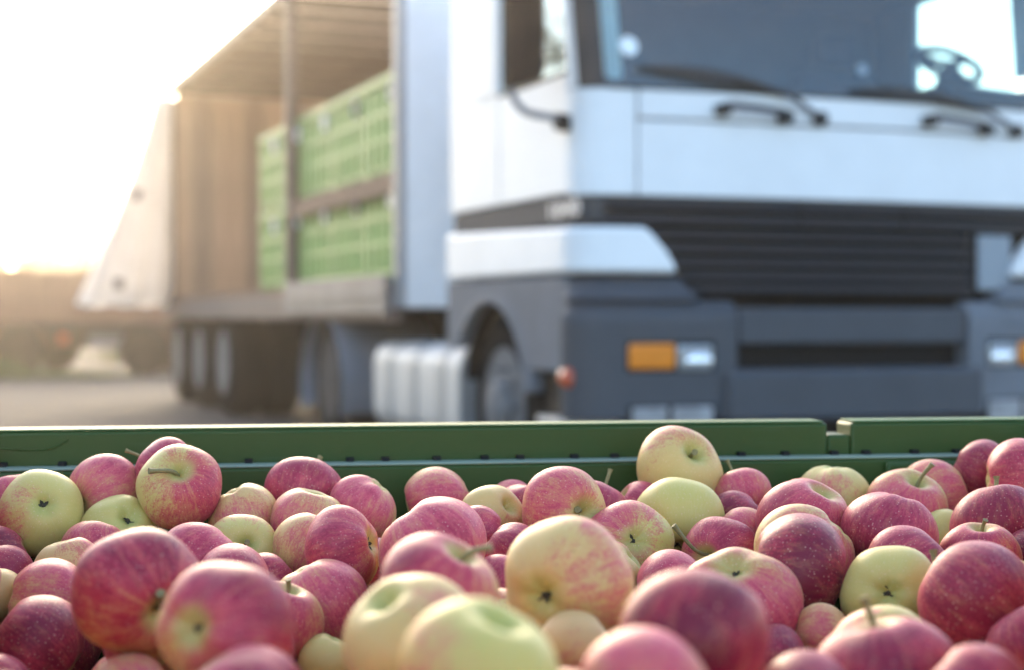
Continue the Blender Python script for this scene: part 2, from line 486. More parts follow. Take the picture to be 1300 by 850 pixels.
bul = .055*np.clip(1-((PA[:, 0]-W2/2)/(W2/2))**2, 0, 1)*(PA[:, 1] < RC)
PB = PA.copy(); PB[:, 1] -= bul
SS = np.concatenate([[0], np.cumsum(np.linalg.norm(np.diff(PA, axis=0), axis=1))])
TG = np.gradient(PB, axis=0); TG /= np.linalg.norm(TG, axis=1)[:, None]
NR = np.stack([TG[:, 1], -TG[:, 0]], 1)
NR *= np.where(np.sum(NR*(PB-np.array([W2/2, .8])), axis=1) < 0, -1, 1)[:, None]
fr = np.where(PA[:, 1] <= 1e-6)[0]
def Sf(u): return float(np.interp(u, PA[fr, 0], SS[fr]))
def Sv(v, right=False):
    i = np.where(PA[:, 0] >= W2-1e-6)[0] if right else np.where(PA[:, 0] <= 1e-6)[0]
    ii = i if right else i[::-1]
    return float(np.interp(v, PA[ii, 1], SS[ii]))
STOT = SS[-1]
def pt(s, z, o=0.0):
    x, y = np.interp(s, SS, PB[:, 0]), np.interp(s, SS, PB[:, 1])
    nx, ny = np.interp(s, SS, NR[:, 0]), np.interp(s, SS, NR[:, 1])
    x, y = x+nx*o, y+ny*o
    if z > 1.87: y += (z-1.87)*.2*max(0.0, 1-max(0, y)/.9)
    return (float(x), float(y), float(z))
def wrap(name, s0, s1, z0, z1, o0, o1, m, parent=None, bevel=0.0, na=None, nb=None, off=(0, 0, 0), mb=None):
    f = lambda q, a, b: q(a, b) if callable(q) else q
    if callable(s0) or callable(s1): n1 = na or 24
    else: n1 = na or max(2, int(abs(s1-s0)/.03))
    n2 = nb or 4
    def fn(a, b, side):
        S0, S1 = f(s0, a, b), f(s1, a, b)
        s = S0+(S1-S0)*a
        Z0, Z1 = f(z0, s, b), f(z1, s, b)
        return pt(s, Z0+(Z1-Z0)*b, f(o1, s, b) if side else f(o0, s, b))
    q = (mb or MB()).slab(fn, n1, n2)
    return q if mb else q.build(name, m, parent or cab, bevel, 40)
def mir(s): return STOT-s

S2V = lambda s: float(np.interp(s, SS, PA[:, 1]))
# bodywork
for sd_ in (0, 1):
    a, b = Sv(.14), Sf(.252)
    if sd_: a, b = mir(b), mir(a)
    wrap('corner_panel', a, b, 1.41, 1.862, -.03, 0, M['white'], bevel=.006)
    a, b = Sv(.13), Sv(.10)+.05
    if sd_: a, b = mir(b), mir(a)
    wrap('pillar', a, b, 1.868, 2.66, -.04, .0, M['white'], bevel=.006)
    a, b = Sv(.10)+.054, Sf(.112)
    if sd_: a, b = mir(b), mir(a)
    wrap('windscreen_surround', a, b, 1.868, 2.66, -.04, .004, M['seal'], bevel=.004)
wrap('front_panel', Sf(.262), Sf(W2-.262), 1.41, 1.733, -.03, -.006, M['white'], bevel=.006, nb=6)
wrap('front_strip', Sf(.262), Sf(W2-.262), 1.741, 1.862, -.03, .004, M['white'], bevel=.008)
door = wrap('door', Sv(.975), Sv(.145), 1.425, 1.945, -.03, 0, M['white'], bevel=.006)
wrap('cab_side', Sv(1.695), Sv(.985), 1.425, 2.66, -.03, 0, M['white'], bevel=.006, nb=8)
wrap('blanking_panel', Sv(1.32), Sv(1.02), 1.96, 2.6, .001, .007, M['white'], bevel=.005)
wrap('door', mir(Sv(.145)), mir(Sv(1.24)), 1.425, lambda s, b: float(np.interp(S2V(s), [.40, .95, 1.24], [2.03, 2.15, 2.15])), -.03, 0, M['white'], bevel=.006)
wrap('cab_side', mir(Sv(1.25)), mir(Sv(1.695)), 1.425, 2.66, -.03, 0, M['white'], bevel=.006)
wrap('door_pillar', mir(Sv(.14)), mir(Sv(.40)), 2.085, 2.66, -.03, 0, M['white'], bevel=.006)
wrap('window', Sv(.975), Sv(.135), 1.95, 2.655, -.016, -.010, M['side_glass'])
wrap('window', mir(Sv(.405)), mir(Sv(1.24)), 2.02, 2.655, -.016, -.010, M['side_glass'])
wrap('window_seal', Sv(.98), Sv(.132), 1.938, 1.956, -.012, .005, M['seal'])
wrap('windscreen', Sf(.114), Sf(W2-.114), 1.867, 2.655, -.012, -.004, M['glass'], nb=8)
wrap('windscreen_seal', Sf(.12), Sf(W2-.12), 1.862, 1.874, -.02, .007, M['seal'])
MB().box(.04, W2-.04, .18, 1.69, 2.665, 2.95).build('roof', M['white'], cab, .08)
MB().box(.03, W2-.03, 1.655, 1.69, 1.05, 2.66).build('back_wall', M['white'], cab)
MB().box(.035, W2-.035, 1.60, 1.65, 1.10, 2.65).build('back_lining', M['lining'], cab)
MB().box(.035, W2-.035, .20, 1.595, 2.60, 2.655).build('headlining', M['lining'], cab)
MB().box(.10, W2-.10, .1, 1.6, 1.06, 1.10).build('cab_floor', M['dash'], cab)
wrap('door_lining', mir(Sv(.13)), mir(Sv(1.24)), 1.2, lambda s, b: float(np.interp(S2V(s), [.40, .95, 1.24], [2.02, 2.14, 2.14])), -.07, -.035, M['lining'])
wrap('door_lining', mir(Sv(1.25)), mir(Sv(1.60)), 1.2, 2.60, -.07, -.035, M['lining'])
wrap('door_lining', Sv(1.60), Sv(.99), 1.2, 2.60, -.07, -.035, M['lining'])
wrap('door_lining', Sv(.975), Sv(.13), 1.2, 1.93, -.07, -.035, M['lining'])
# dashboard, seats, steering wheel
MB().slab(lambda a, b, s: (.1+2.4*a, .10+.42*b, (1.955-.05*math.sin(math.pi*a)-.10*(1-b) + .05*math.sin(2*math.pi*a)*b) if s else 1.45), 24, 6).build('dashboard', M['dash'], cab, .02)
for su in (.55, 2.05):
    st_ = MB().box(su-.26, su+.26, .75, 1.25, 1.45, 1.62).build('seat', M['seat'], cab, .05)
    MB().box(su-.25, su+.25, 1.2, 1.36, 1.62, 2.22).build('backrest', M['seat'], st_, .06)
    MB().box(su-.13, su+.13, 1.22, 1.32, 2.24, 2.42).build('headrest', M['seat'], st_, .04)
cs = Vector((2.14, .37, 2.13)); ax = Vector((0, -.62, .78)).normalized(); e1 = Vector((1, 0, 0)); e2 = ax.cross(e1)
sw = MB().tube([cs+(e1*math.cos(t)+e2*math.sin(t))*.155 for t in np.linspace(0, 2*math.pi, 40)], .024, 8).build('steering_wheel', M['dash'], cab)
q = MB()
for t in (.4, 2.74, 4.71): q.tube([cs, cs+(e1*math.cos(t)+e2*math.sin(t))*.15], .022, 8)
q.tube([cs+ax*.01, cs-ax*.2], .035, 10)
q.build('steering_column', M['dash'], sw)
q = MB()
q.slab(lambda a, b, s: (.130+.085*a, .022+.012*math.sin(a*14)+(1.92+.7*b-1.87)*.2+(.012 if s else 0), 1.905+.72*b+.02*(2*a-1)**2), 14, 8)
q.build('cab_curtain', M['curtain'], cab)
def screen_disc(u, z, r, m):
    s0 = Sf(u); q = MB(); n = 20; vs = []
    for o in (-.003, .001):
        for k in range(n):
            t = 2*math.pi*k/n; vs.append(pt(s0+r*math.cos(t), z+r*math.sin(t), o))
    q.add(vs, [tuple(range(n)), tuple(range(n, 2*n))[::-1]] + [(k, (k+1) % n, n+(k+1) % n, n+k) for k in range(n)])
    q.build('screen_disc', m, cab)
screen_disc(.232, 2.049, .042, M['screen_disc']); screen_disc(1.371, 2.005, .026, M['screen_disc2'])  # flat round discs on the windscreen, one pale, one dull

# trim, grille
for sd_ in (0, 1):
    a, b = Sv(1.665), Sf(.012)
    if sd_: a, b = mir(b), mir(a)
    wrap('trim_band', a, b, 1.30, 1.418, -.05, -.010, M['band'], bevel=.004)
    # white cowl wrapping the corner
    e0, e1_ = Sf(.285), Sf(.43)
    if not sd_:
        wrap('corner_cowl', Sv(1.668), lambda a_, b_: e1_+(e0-e1_)*b_**1.5, 1.078, lambda s, b_: 1.318-.045*min(1, max(0, (s-Sv(1.668))/(Sv(.1)-Sv(1.668)))) , -.05, .035, M['white'], bevel=.02, na=70, nb=8)
    else:
        wrap('corner_cowl', lambda a_, b_: mir(e1_+(e0-e1_)*b_**1.5), mir(Sv(1.668)), 1.078, 1.275, -.05, .035, M['white'], bevel=.02, na=70, nb=8)
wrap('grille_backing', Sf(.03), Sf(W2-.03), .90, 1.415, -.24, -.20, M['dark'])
wrap('grille_header', Sf(.02), Sf(W2-.02), 1.396, 1.4085, -.10, -.012, M['slat'], bevel=.003)
for z in (1.375, 1.315):
    for (ua, ub) in ((.03, 1.038), (1.05, 1.583), (1.596, W2-.03)):
        wrap('grille_slat', Sf(ua), Sf(ub), z-.016, z+.016, lambda s, b: -.10, lambda s, b: -.004-.026*b, M['slat'], bevel=.005)
for z, ua in ((1.252, .33), (1.192, .37), (1.132, .42), (1.072, .47), (1.018, .52)):
    wrap('grille_slat', Sf(ua), Sf(1.985), z-.015, z+.015, -.10, lambda s, b: -.010-.026*b, M['slat'], bevel=.005)
wrap('grille_frame', Sf(1.99), Sf(2.215), 1.0, 1.29, -.10, -.03, M['dark'])
wrap('grille_plate', Sf(2.010), Sf(2.205), 1.015, 1.272, -.028, -.012, M['plate'], bevel=.006)

# lower side panels with the wheel arch
def arch(v): 
    q = 1-((v-1.07)/.50)**2
    return .47+.49*math.sqrt(q) if q > 0 else 0
def zlo(s, b=0):
    v = S2V(s)
    return max(arch(v), .655 if v < 1.07 else .735)
for sd_ in (0, 1):
    a, b = Sv(1.695), Sv(.02)
    if sd_: a, b = mir(b), mir(a)
    wrap('fender', a, b, zlo, 1.068, -.03, .02, M['grey_light'] , bevel=.008, na=90, nb=4)
    th_ = np.linspace(0, math.pi, 30)
    q = MB()
    lip = [(1.07-.50*math.cos(t), .47+.49*math.sin(t)) for t in th_]
    def lipf(a_, b_, side, sgn=sd_):
        t = math.pi*(.21+.74*a_); rr = 1+.17*b_
        v, z = 1.07+.50*rr*math.cos(t), .47+.49*(1+.12*b_)*math.sin(t)
        s = Sv(min(1.69, max(.02, v)));  s = mir(s) if sgn else s
        return pt(s, z, .030-.010*b_ if side else -.04)
    q.slab(lipf, 40, 3).build('arch_lip', M['grey_light'], cab, .006)
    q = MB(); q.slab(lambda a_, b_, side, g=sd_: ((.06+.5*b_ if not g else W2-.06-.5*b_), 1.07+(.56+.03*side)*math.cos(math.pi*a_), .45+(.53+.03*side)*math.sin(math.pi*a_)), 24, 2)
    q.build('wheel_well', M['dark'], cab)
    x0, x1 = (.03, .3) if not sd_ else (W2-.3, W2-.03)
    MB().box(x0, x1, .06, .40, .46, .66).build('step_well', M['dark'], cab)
    x0, x1 = (-.03, .2) if not sd_ else (W2-.2, W2+.03)
    MB().box(x0, x1, .07, .42, .425, .455).build('step', M['alu'], cab, .005)
# bumper
def bz1(s, b): return .968
for sd_ in (0, 1):
    a, b = Sv(.055), Sf(.705)
    if sd_: a, b = mir(b), mir(a)
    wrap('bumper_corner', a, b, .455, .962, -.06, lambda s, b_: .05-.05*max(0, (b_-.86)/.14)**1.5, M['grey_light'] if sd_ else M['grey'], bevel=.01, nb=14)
for sd_ in (0, 1):
    fa = lambda a_, b_: Sf(.535)+(Sf(.452)-Sf(.535))*b_
    args = (Sv(.055), fa) if not sd_ else ((lambda a_, b_: mir(fa(a_, b_))), mir(Sv(.055)))
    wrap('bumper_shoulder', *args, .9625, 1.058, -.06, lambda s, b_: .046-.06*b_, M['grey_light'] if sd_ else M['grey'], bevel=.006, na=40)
wrap('bumper_bar', Sf(.711), Sf(W2-.711), .772, .93, -.06, .042, M['grey'], bevel=.015)
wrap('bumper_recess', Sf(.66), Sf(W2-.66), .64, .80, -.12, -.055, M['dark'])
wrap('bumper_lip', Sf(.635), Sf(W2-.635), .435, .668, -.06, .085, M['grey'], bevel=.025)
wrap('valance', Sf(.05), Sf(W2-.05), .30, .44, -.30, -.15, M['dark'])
for sd_ in (0, 1):
    def sp(u0, u1): return (Sf(u0), Sf(u1)) if not sd_ else (Sf(W2-u1), Sf(W2-u0))
    lb = wrap('lamp_bezel', *sp(.180, .60), .655, .797, .02, .0505, M['dark'], bevel=.006)
    wrap('indicator', *sp(.196, .408), .672, .781, .03, .062, M['orange'], bevel=.012, parent=lb)
    wrap('headlight', *sp(.416, .585), .664, .776, .03, .060, M['lens'], bevel=.015, parent=lb)
    cx_ = .515 if not sd_ else W2-.515
    c = pt(Sf(cx_), .705, .058)
    q = MB(); q.lathe([(.058, .0), (.055, -.008), (.035, -.014), (.004, -.017)], 24, 'y', c)
    q.v = [(c[0]+(p[0]-c[0])*1.15, p[1], c[2]+(p[2]-c[2])*.62) for p in q.v]
    q.build('lamp_lens', M['lamp'], lb)
    fb = wrap('fog_lamp_recess', *sp(.19, .60), .40, .522, .02, .0508, M['dark'], bevel=.004)
    wrap('fog_lamp', *sp(.212, .375), .41, .512, .04, .056, M['fog'], bevel=.012, parent=fb)
    wrap('fog_lamp', *sp(.395, .585), .41, .512, .04, .058, M['fog'], bevel=.012, parent=fb)
    c = pt(Sv(.055)+.045, .638, .05) if not sd_ else pt(mir(Sv(.055)+.045), .638, .05)
    MB().lathe([(.042, .012), (.042, -.012), (.030, -.022), (.004, -.026)], 20, 'y', c).build('side_marker', M['red_lens'], cab)
# grab handles and wipers
for ua, za, ub, zb in ((.64, 1.803, .945, 1.782), (1.70, 1.800, 2.02, 1.772)):
    h = MB().tube([pt(Sf(ua), za, .05), pt(Sf(ua+.03), za+.004, .06), pt(Sf((ua+ub)/2), (za+zb)/2+.006, .065), pt(Sf(ub-.03), zb+.004, .06), pt(Sf(ub), zb, .05)], .014, 8).build('grab_handle', M['seal'], cab)
    for u_, z_ in ((ua, za), (ub, zb)):
        p = pt(Sf(u_), z_-.012, 0)
        q = MB(); q.box(p[0]-.03, p[0]+.03, p[1]-.06, p[1]+.01, p[2]-.03, p[2]+.022)
        q.build('handle_mount', M['seal'], h, .01)
for (bu, bz), (ku, kz), (tu, tz) in (((1.124, 1.768), (.945, 1.865), (.26, 1.965)), ((2.207, 1.760), (1.995, 1.850), (1.29, 1.915))):
    arm = MB().tube(smooth_path([pt(Sf(bu), bz, .02), pt(Sf((bu+ku)/2), (bz+kz)/2, .04), pt(Sf(ku), kz, .04), pt(Sf((ku+tu)/2+.1), (kz+tz)/2, .05)], 5), .012, 8).build('wiper', M['seal'], cab)
    MB().slab(lambda a, b, s: pt(Sf(ku+(tu-ku)*a), kz-.012+(tz-kz)*a+(.05*math.sin(math.pi*min(1, a*.9+.1))+.008)*b, .030 if s else .012), 20, 2).build('wiper_blade', M['seal'], arm, .003)
    c = pt(Sf(bu), bz, .01)
    MB().lathe([(.032, .02), (.032, -.03), (.018, -.045)], 14, 'y', c).build('wiper_pivot', M['seal'], arm)
# door mirror
M['mirror'] = mat('black_mirror_shell', (0.004, 0.005, 0.009), 0.7, 0.1, 8, spec=0.03)
mh = MB().slab(lambda a, b, s: (-.295+.165*a, .06+.10*s+.02*math.cos(2*math.pi*a)*s, 1.90+.82*b-.05*(1-a)*(1-b)**4), 6, 14).build('mirror', M['mirror'], cab, .03, seg=3)
MB().tube(smooth_path([(-.25, .12, 1.92), (-.26, .12, 1.83), (-.20, .13, 1.765), (-.08, .14, 1.745), (.01, .15, 1.73)], 5), .017, 8).build('mirror_arm', M['mud'], mh)
MB().slab(lambda a, b, s: (-.055+.06*s, .10+.09*a, 1.68+.075*b+.02*a), 3, 3).build('mirror_mount', M['dark'], mh, .015)
# silver figures on the trim band
cu = bpy.data.curves.new('number', 'FONT'); cu.body = '1840'; cu.size = .098; cu.extrude = .002; cu.offset = .0015
tmp = bpy.data.objects.new('number', cu); C.objects.link(tmp)
bpy.context.view_layer.update()
me = bpy.data.meshes.new_from_object(tmp.evaluated_get(bpy.context.evaluated_depsgraph_get()))
bpy.data.objects.remove(tmp)
no_ = bpy.data.objects.new('number_lettering', me); C.objects.link(no_); no_.parent = cab
me.materials.clear(); me.materials.append(M['silver_text'])
xs = [v.co.x for v in me.vertices]
no_.matrix_local = Matrix.Translation((.008, .40, 1.325)) @ Matrix(((0, 0, -1, 0), (-1, 0, 0, 0), (0, 1, 0, 0), (0, 0, 0, 1))) @ Matrix.Diagonal((.34/(max(xs)-min(xs)), 1, 1, 1))

# running gear
def wheel(parent, u, v, z, rad, wd, side, off=(0, 0, 0), dual=False, rim=None):   # side -1: outer face towards local -x
    s = side
    prof = [(rad*.60, 0), (rad*.66, s*.012), (rad*.80, s*.004), (rad*.93, s*-.008), (rad*.985, s*-.03), (rad, s*-.06), (rad, s*-(wd-.06)), (rad*.985, s*-(wd-.03)), (rad*.9, s*-wd), (rad*.6, s*-wd)]
    q = MB(); q.lathe(prof, 44, 'x', (u, v, z))
    for k in range(36):                                  # tread blocks
        a = 2*math.pi*k/36
        for h0 in (.05, .15):
            if h0+.07 > wd: continue
            cyv, cz = v+math.cos(a)*rad*1.004, z+math.sin(a)*rad*1.004
            tx, tz = -math.sin(a)*.028, math.cos(a)*.028
            ox, oz = math.cos(a)*.008, math.sin(a)*.008
            x0, x1 = u-s*h0, u-s*(h0+.075)
            q.add([(x0, cyv-tx-ox, cz-tz-oz), (x1, cyv-tx-ox, cz-tz-oz), (x1, cyv+tx-ox, cz+tz-oz), (x0, cyv+tx-ox, cz+tz-oz),
                   (x0, cyv-tx+ox, cz-tz+oz), (x1, cyv-tx+ox, cz-tz+oz), (x1, cyv+tx+ox, cz+tz+oz), (x0, cyv+tx+ox, cz+tz+oz)],
                  [(0, 3, 2, 1), (4, 5, 6, 7), (0, 1, 5, 4), (1, 2, 6, 5), (2, 3, 7, 6), (3, 0, 4, 7)])
    w_ = q.build('wheel', M['tyre'], parent, off=off)
    q = MB()
    d = -.10 if dual else .02
    q.lathe([(rad*.61, s*.006), (rad*.58, s*.012), (rad*.55, s*-.02), (rad*.50, s*(d-.03)), (rad*.30, s*(d-.01)), (rad*.27, s*(d+.03)), (rad*.16, s*(d+.05)), (rad*.05, s*(d+.055))], 36, 'x', (u, v, z))
    for k in range(10):
        a = 2*math.pi*k/10
        q.lathe([(.016, s*(d-.02)), (.016, s*(d+.015)), (.008, s*(d+.02))], 6, 'x', (u, v+math.cos(a)*rad*.40, z+math.sin(a)*rad*.40))
    q.build('rim', M[rim or ('rim_dark' if dual else 'rim')], w_, off=off)
    if dual:
        q = MB(); q.lathe([(p[0], p[1]-s*.33) for p in prof], 36, 'x', (u, v, z)); q.build('inner_tyre', M['tyre'], w_, off=off)
wheel(cab, .06, 1.05, .465, .465, .30, -1)
wheel(cab, W2-.06, 1.05, .465, .465, .30, 1)
wheel(cab, .05, 4.40, .465, .465, .30, -1, dual=True)
wheel(cab, W2-.05, 4.40, .465, .465, .30, 1, dual=True)
for u_ in (.85, W2-.93): MB().box(u_, u_+.08, .3, 5.2, .62, .90).build('chassis_rail', M['chassis'], cab)
MB().tube([(.3, 1.05, .46), (W2-.3, 1.05, .46)], .06).build('axle', M['chassis'], cab)
MB().tube([(.3, 4.40, .46), (W2-.3, 4.40, .46)], .09).build('axle', M['chassis'], cab)
MB().box(.7, W2-.7, .25, 1.6, .55, 1.04).build('engine_block', M['chassis'], cab, .05)
MB().box(.7, W2-.7, 3.6, 4.9, .90, .97).build('fifth_wheel', M['chassis'], cab, .02)
# fuel tank with straps
def rr_tank(mb, v0, v1, g, n=9):
    x0, x1, z0, z1, r = .02-g, .66+g, .215-g, .745+g, .13
    ring = []
    for cx_, cz_, a0 in ((x1-r, z1-r, 0), (x0+r, z1-r, 90), (x0+r, z0+r, 180), (x1-r, z0+r, 270)):
        for k in range(n): a = R(a0+90*k/(n-1)); ring.append((cx_+r*math.cos(a), cz_+r*math.sin(a)))
    m = len(ring); vs = [(x, v, z) for v in (v0, v1) for x, z in ring]
    mb.add(vs, [tuple(range(m)), tuple(range(m, 2*m))[::-1]] + [(k, (k+1) % m, m+(k+1) % m, m+k) for k in range(m)])
    return mb
tk = rr_tank(MB(), 1.64, 3.22, 0).build('fuel_tank', M['alu'], cab, .012)
for v_ in (1.86, 2.34, 2.82): rr_tank(MB(), v_, v_+.11, .006).build('tank_strap', M['strap'], tk)
rr_tank(MB(), 1.615, 1.639, -.004).build('tank_end', M['strap'], tk)
# drive-wheel mudguards
for g in (0, 1):
    def mg(a, b, s, g=g):
        t = math.pi*(-.12+1.24*a); r_ = .56+.012*s
        u_ = -.02+.66*b
        return ((u_ if not g else W2-u_), 4.40+r_*1.03*math.cos(t), .44+r_*.86*math.sin(t)-(.02 if b < .06 else 0))
    MB().slab(mg, 30, 8).build('mudguard', M['mud'], cab, .006)
q = MB(); q.tube([(.12, 5.33, .41), (.62, 5.33, .41)], .14, 20); q.tube([(.09, 5.33, .41), (.121, 5.33, .41)], [.08, .138], 20)
q.build('air_tank', M['steel'], cab)
for u_ in (1.1, 1.25, 1.4): MB().tube(smooth_path([(u_, 1.72, 1.3), (u_+.05, 2.0, .95), (u_-.05, 2.4, 1.0), (u_, 2.6, 1.35)], 6), .018, 8).build('air_hose', M['chassis'], cab)

# ---------------------------------------------------------------- curtain-side trailer
TO = (0, 2.65, 0)
tr = thing('cargo_trailer', 'long open-sided cargo trailer with brown inside and white curtain pushed to its rear', 'trailer', loc2w(0, 2.65), TH)
def tb(name, m, *boxes, bevel=0.0, parent=None):
    q = MB()
    for b in boxes: q.box(*b)
    return q.build(name, m, parent or tr, bevel, off=TO)
V1 = 11.35
tb('front_wall', M['white_panel'], (.0, 2.54, 2.655, 2.70, .94, 3.36), bevel=.015)
tb('front_wall_trim', M['strap'], (-.006, .05, 2.645, 2.72, .94, 3.36))
tb('floor', M['wood'], (.02, 2.52, 2.70, V1, 1.02, 1.10))
tb('side_rail', M['brown_steel'], (-.02, .05, 2.72, V1, .86, 1.035), bevel=.01)
tb('side_rail', M['brown_steel'], (2.49, 2.56, 2.72, V1, .86, 1.035), bevel=.01)
tb('drop_side', M['steel'], (-.055, -.022, 2.72, 5.34, .905, 1.135), bevel=.008)
tb('drop_side_rib', M['steel'], (-.066, -.056, 2.73, 5.33, .995, 1.045), bevel=.004)
tb('post', M['brown_steel'], (-.02, .06, 5.36, 5.46, 1.036, 3.26), bevel=.01)
tb('side_lath', M['wood'], (.0, .03, 2.72, 5.355, 1.615, 1.735))
tb('roof_rail', M['brown_steel'], (-.01, .06, 2.72, V1, 3.26, 3.36), bevel=.012)
tb('roof_rail', M['brown_steel'], (2.48, 2.55, 2.72, V1, 3.26, 3.36), bevel=.012)
tb('rear_post', M['steel'], (-.02, .10, V1-.10, V1+.02, 1.036, 3.255), bevel=.01)
tb('rear_post', M['steel'], (2.44, 2.56, V1-.10, V1+.02, 1.036, 3.255), bevel=.01)
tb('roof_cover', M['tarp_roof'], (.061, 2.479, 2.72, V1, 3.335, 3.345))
bow = None
for k in range(15):
    v_ = 2.9+k*.57
    if bow is None:
        bow = tb('roof_bow', M['bow'], (.065, 2.475, v_, v_+.17, 3.265, 3.333), bevel=.006)
    else:
        c = bow.copy(); C.objects.link(c); c.location = (0, k*.57, 0)
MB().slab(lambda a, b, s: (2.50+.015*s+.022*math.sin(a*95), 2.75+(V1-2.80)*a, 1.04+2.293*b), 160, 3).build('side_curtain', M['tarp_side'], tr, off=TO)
brd = None
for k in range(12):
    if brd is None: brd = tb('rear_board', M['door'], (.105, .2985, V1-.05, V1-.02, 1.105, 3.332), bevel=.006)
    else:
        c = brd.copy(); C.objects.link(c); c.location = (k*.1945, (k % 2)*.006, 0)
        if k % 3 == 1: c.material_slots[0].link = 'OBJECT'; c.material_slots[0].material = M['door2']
def curt(a, b, s):
    t = 2*math.pi*a
    cu_, hw, hv = -.05-.41*(1-b)**1.25, .085+.37*(1-b)**1.15, .09+.10*(1-b)
    f = 1+.10*math.sin(7*t+2*b)+.06*math.sin(13*t+1.3-3*b)+.03*math.sin(23*t)
    if not s: f *= .97
    return (cu_+hw*f*math.cos(t), V1-.14+hv*f*math.sin(t), 1.0+2.245*b+.02*math.sin(5*t)*(1-b))
MB().slab(curt, 120, 24).build('gathered_curtain', M['tarp_white'], tr, off=TO, smooth=60)
for a_, b_ in ((.70, .10), (.66, .52)):
    p = curt(a_, b_, 1)
    MB().box(p[0]-.05, p[0]+.05, p[1]-.03, p[1]+.02, p[2]-.05, p[2]+.06).build('curtain_buckle', M['steel'], tr, .01, off=TO)
for u_ in (.75, W2-.9): tb('chassis_beam', M['chassis'], (u_, u_+.12, 3.0, V1, .66, 1.019))
for v_ in (5.7, 6.6): 
    tb('cross_member', M['chassis'], (.1, 2.44, v_, v_+.1, .75, 1.018))
for v_ in (8.15, 9.42, 10.69):
    wheel(tr, .03, v_, .475, .475, .30, -1, off=TO, dual=True, rim='rim_pale')
    wheel(tr, 2.51, v_, .475, .475, .30, 1, off=TO, dual=True)
    q = MB(); q.tube([(.3, v_, .47), (2.2, v_, .47)], .08); q.build('axle', M['chassis'], tr, off=TO)
for u_ in (.5, 1.95):
    lg = tb('landing_leg', M['chassis'], (u_, u_+.13, 6.1, 6.23, .12, 1.018)); tb('foot', M['chassis'], (u_-.06, u_+.19, 6.03, 6.30, .09, .12), parent=lg)
tb('rear_bumper', M['steel'], (.1, 2.44, V1-.05, V1+.03, .50, .62))

# ---------------------------------------------------------------- crates standing in the trailer
def make_crate(label):
    t = thing('plastic_crate', label, 'crate', group='green crates loaded in the trailer')
    Lx, Ly, H = 1.14, .79, .615
    q = MB()
    q.box(.012, Lx-.012, .012, .03, .06, H-.05).box(.012, Lx-.012, Ly-.03, Ly-.012, .06, H-.05)
    q.box(.012, .03, .03, Ly-.03, .06, H-.05).box(Lx-.03, Lx-.012, .03, Ly-.03, .06, H-.05)
    for k in range(6):
        y = .0+k*(Ly-.04)/5; q.box(-.006, .0118, y, y+.04, .075, H-.055)
        q.box(Lx-.0118, Lx+.012, y, y+.04, .075, H-.055)
    for k in range(12):
        x = .02+k*(Lx-.06)/11; q.box(x, x+.022, 0, .0118, .075, H-.06); q.box(x, x+.022, Ly-.0118, Ly, .075, H-.06)
    for z in (.22, .38): q.box(-.004, .0116, .012, Ly-.012, z, z+.03)
    q.build('body', M['crate'], t)
    q = MB(); q.box(-.016, .035, -.004, Ly+.004, H-.05, H); q.box(Lx-.035, Lx+.004, -.004, Ly+.004, H-.05, H)
    q.box(.0355, Lx-.0355, -.004, .035, H-.05, H); q.box(.0355, Lx-.0355, Ly-.035, Ly+.004, H-.05, H)
    q.build('rim', M['crate'], t, .006)
    MB().box(.012, Lx-.012, .012, Ly-.012, .045, .0595).build('base', M['crate'], t)
    for y in (.0, Ly/2-.05, Ly-.1): MB().box(.0, Lx, y, y+.1, 0, .045).build('runner', M['crate'], t, .005)
    return t
pos_words = ['nearest the cab', 'second from the cab', 'third from the cab', 'just behind the post', 'at the rear end of the load']
proto = None
for lay in (0, 1):
    for k in range(5):
        lab = 'green plastic crate in the %s trailer row, %s' % (('lower', 'upper')[lay], pos_words[k])
        c = make_crate(lab) if proto is None else copy_tree(proto)
        if proto is None: proto = c
        c['label'] = lab
        c.location = loc2w(.065, 2.74+k*.80, 1.102+lay*.632); c.rotation_euler = (0, 0, TH)
        if k < 2:
            d = MB().lathe([(.048, -.012), (.054, -.006), (.054, .004)], 20, 'x', (-.018, .18, .49)).build('round_tag', M['disc'], c)

# ---------------------------------------------------------------- brown trailer far behind on the left
ft = thing('flatbed_trailer', 'low rusty brown trailer far behind at the left, on big tyres', 'trailer', (-5.0, 24.2, 0), R(2))
FX0, FX1 = -9.0, .55
for k in range(17):
    x0 = FX0+k*.562; x1 = min(x0+.55, FX1)
    if x0 > -1.2: top = 1.18
    else: top = 1.56+.02*(k % 3)
    MB().box(x0, x1, -.04-.008*(k % 2), .0, .80, top).build('side_board', M['far_brown'], ft, .008)
MB().box(FX0, FX1, .01, 2.3, .74, .84).build('bed', M['far_brown'], ft)
MB().box(FX0, FX1, 2.31, 2.36, .80, 1.5).build('back_board', M['far_brown'], ft)
MB().box(FX0, FX1, -.03, .05, .66, .79).build('frame_rail', M['far_dark'], ft)
MB().box(FX0, FX1-.1, .7, .85, .40, .735).box(FX0, FX1-.1, 1.5, 1.65, .40, .735).build('chassis', M['far_dark'], ft)
for x_ in (-2.5, -.62):
    for s_, y_ in ((-1, .04), (1, 2.26)):
        q = MB(); prof = [(.22, 0), (.28, .0), (.35, .02), (.37, .06), (.37, .24), (.34, .28), (.22, .28)]
        q.lathe([(r, y_-s_*-h if s_ < 0 else y_-h) for r, h in prof], 32, 'y', (x_, 0, .37))
        wl = q.build('wheel', M['tyre'], ft)
        q = MB(); q.lathe([(.225, y_+(-.004 if s_ < 0 else .004)), (.18, y_+.05*(-s_)), (.10, y_+.02*(-s_)), (.02, y_)], 24, 'y', (x_, 0, .37)); q.build('rim', M['rim'], wl)
MB().box(-1.5, -.95, .0, .35, .40, .60).build('tool_box', M['steel'], ft, .02)
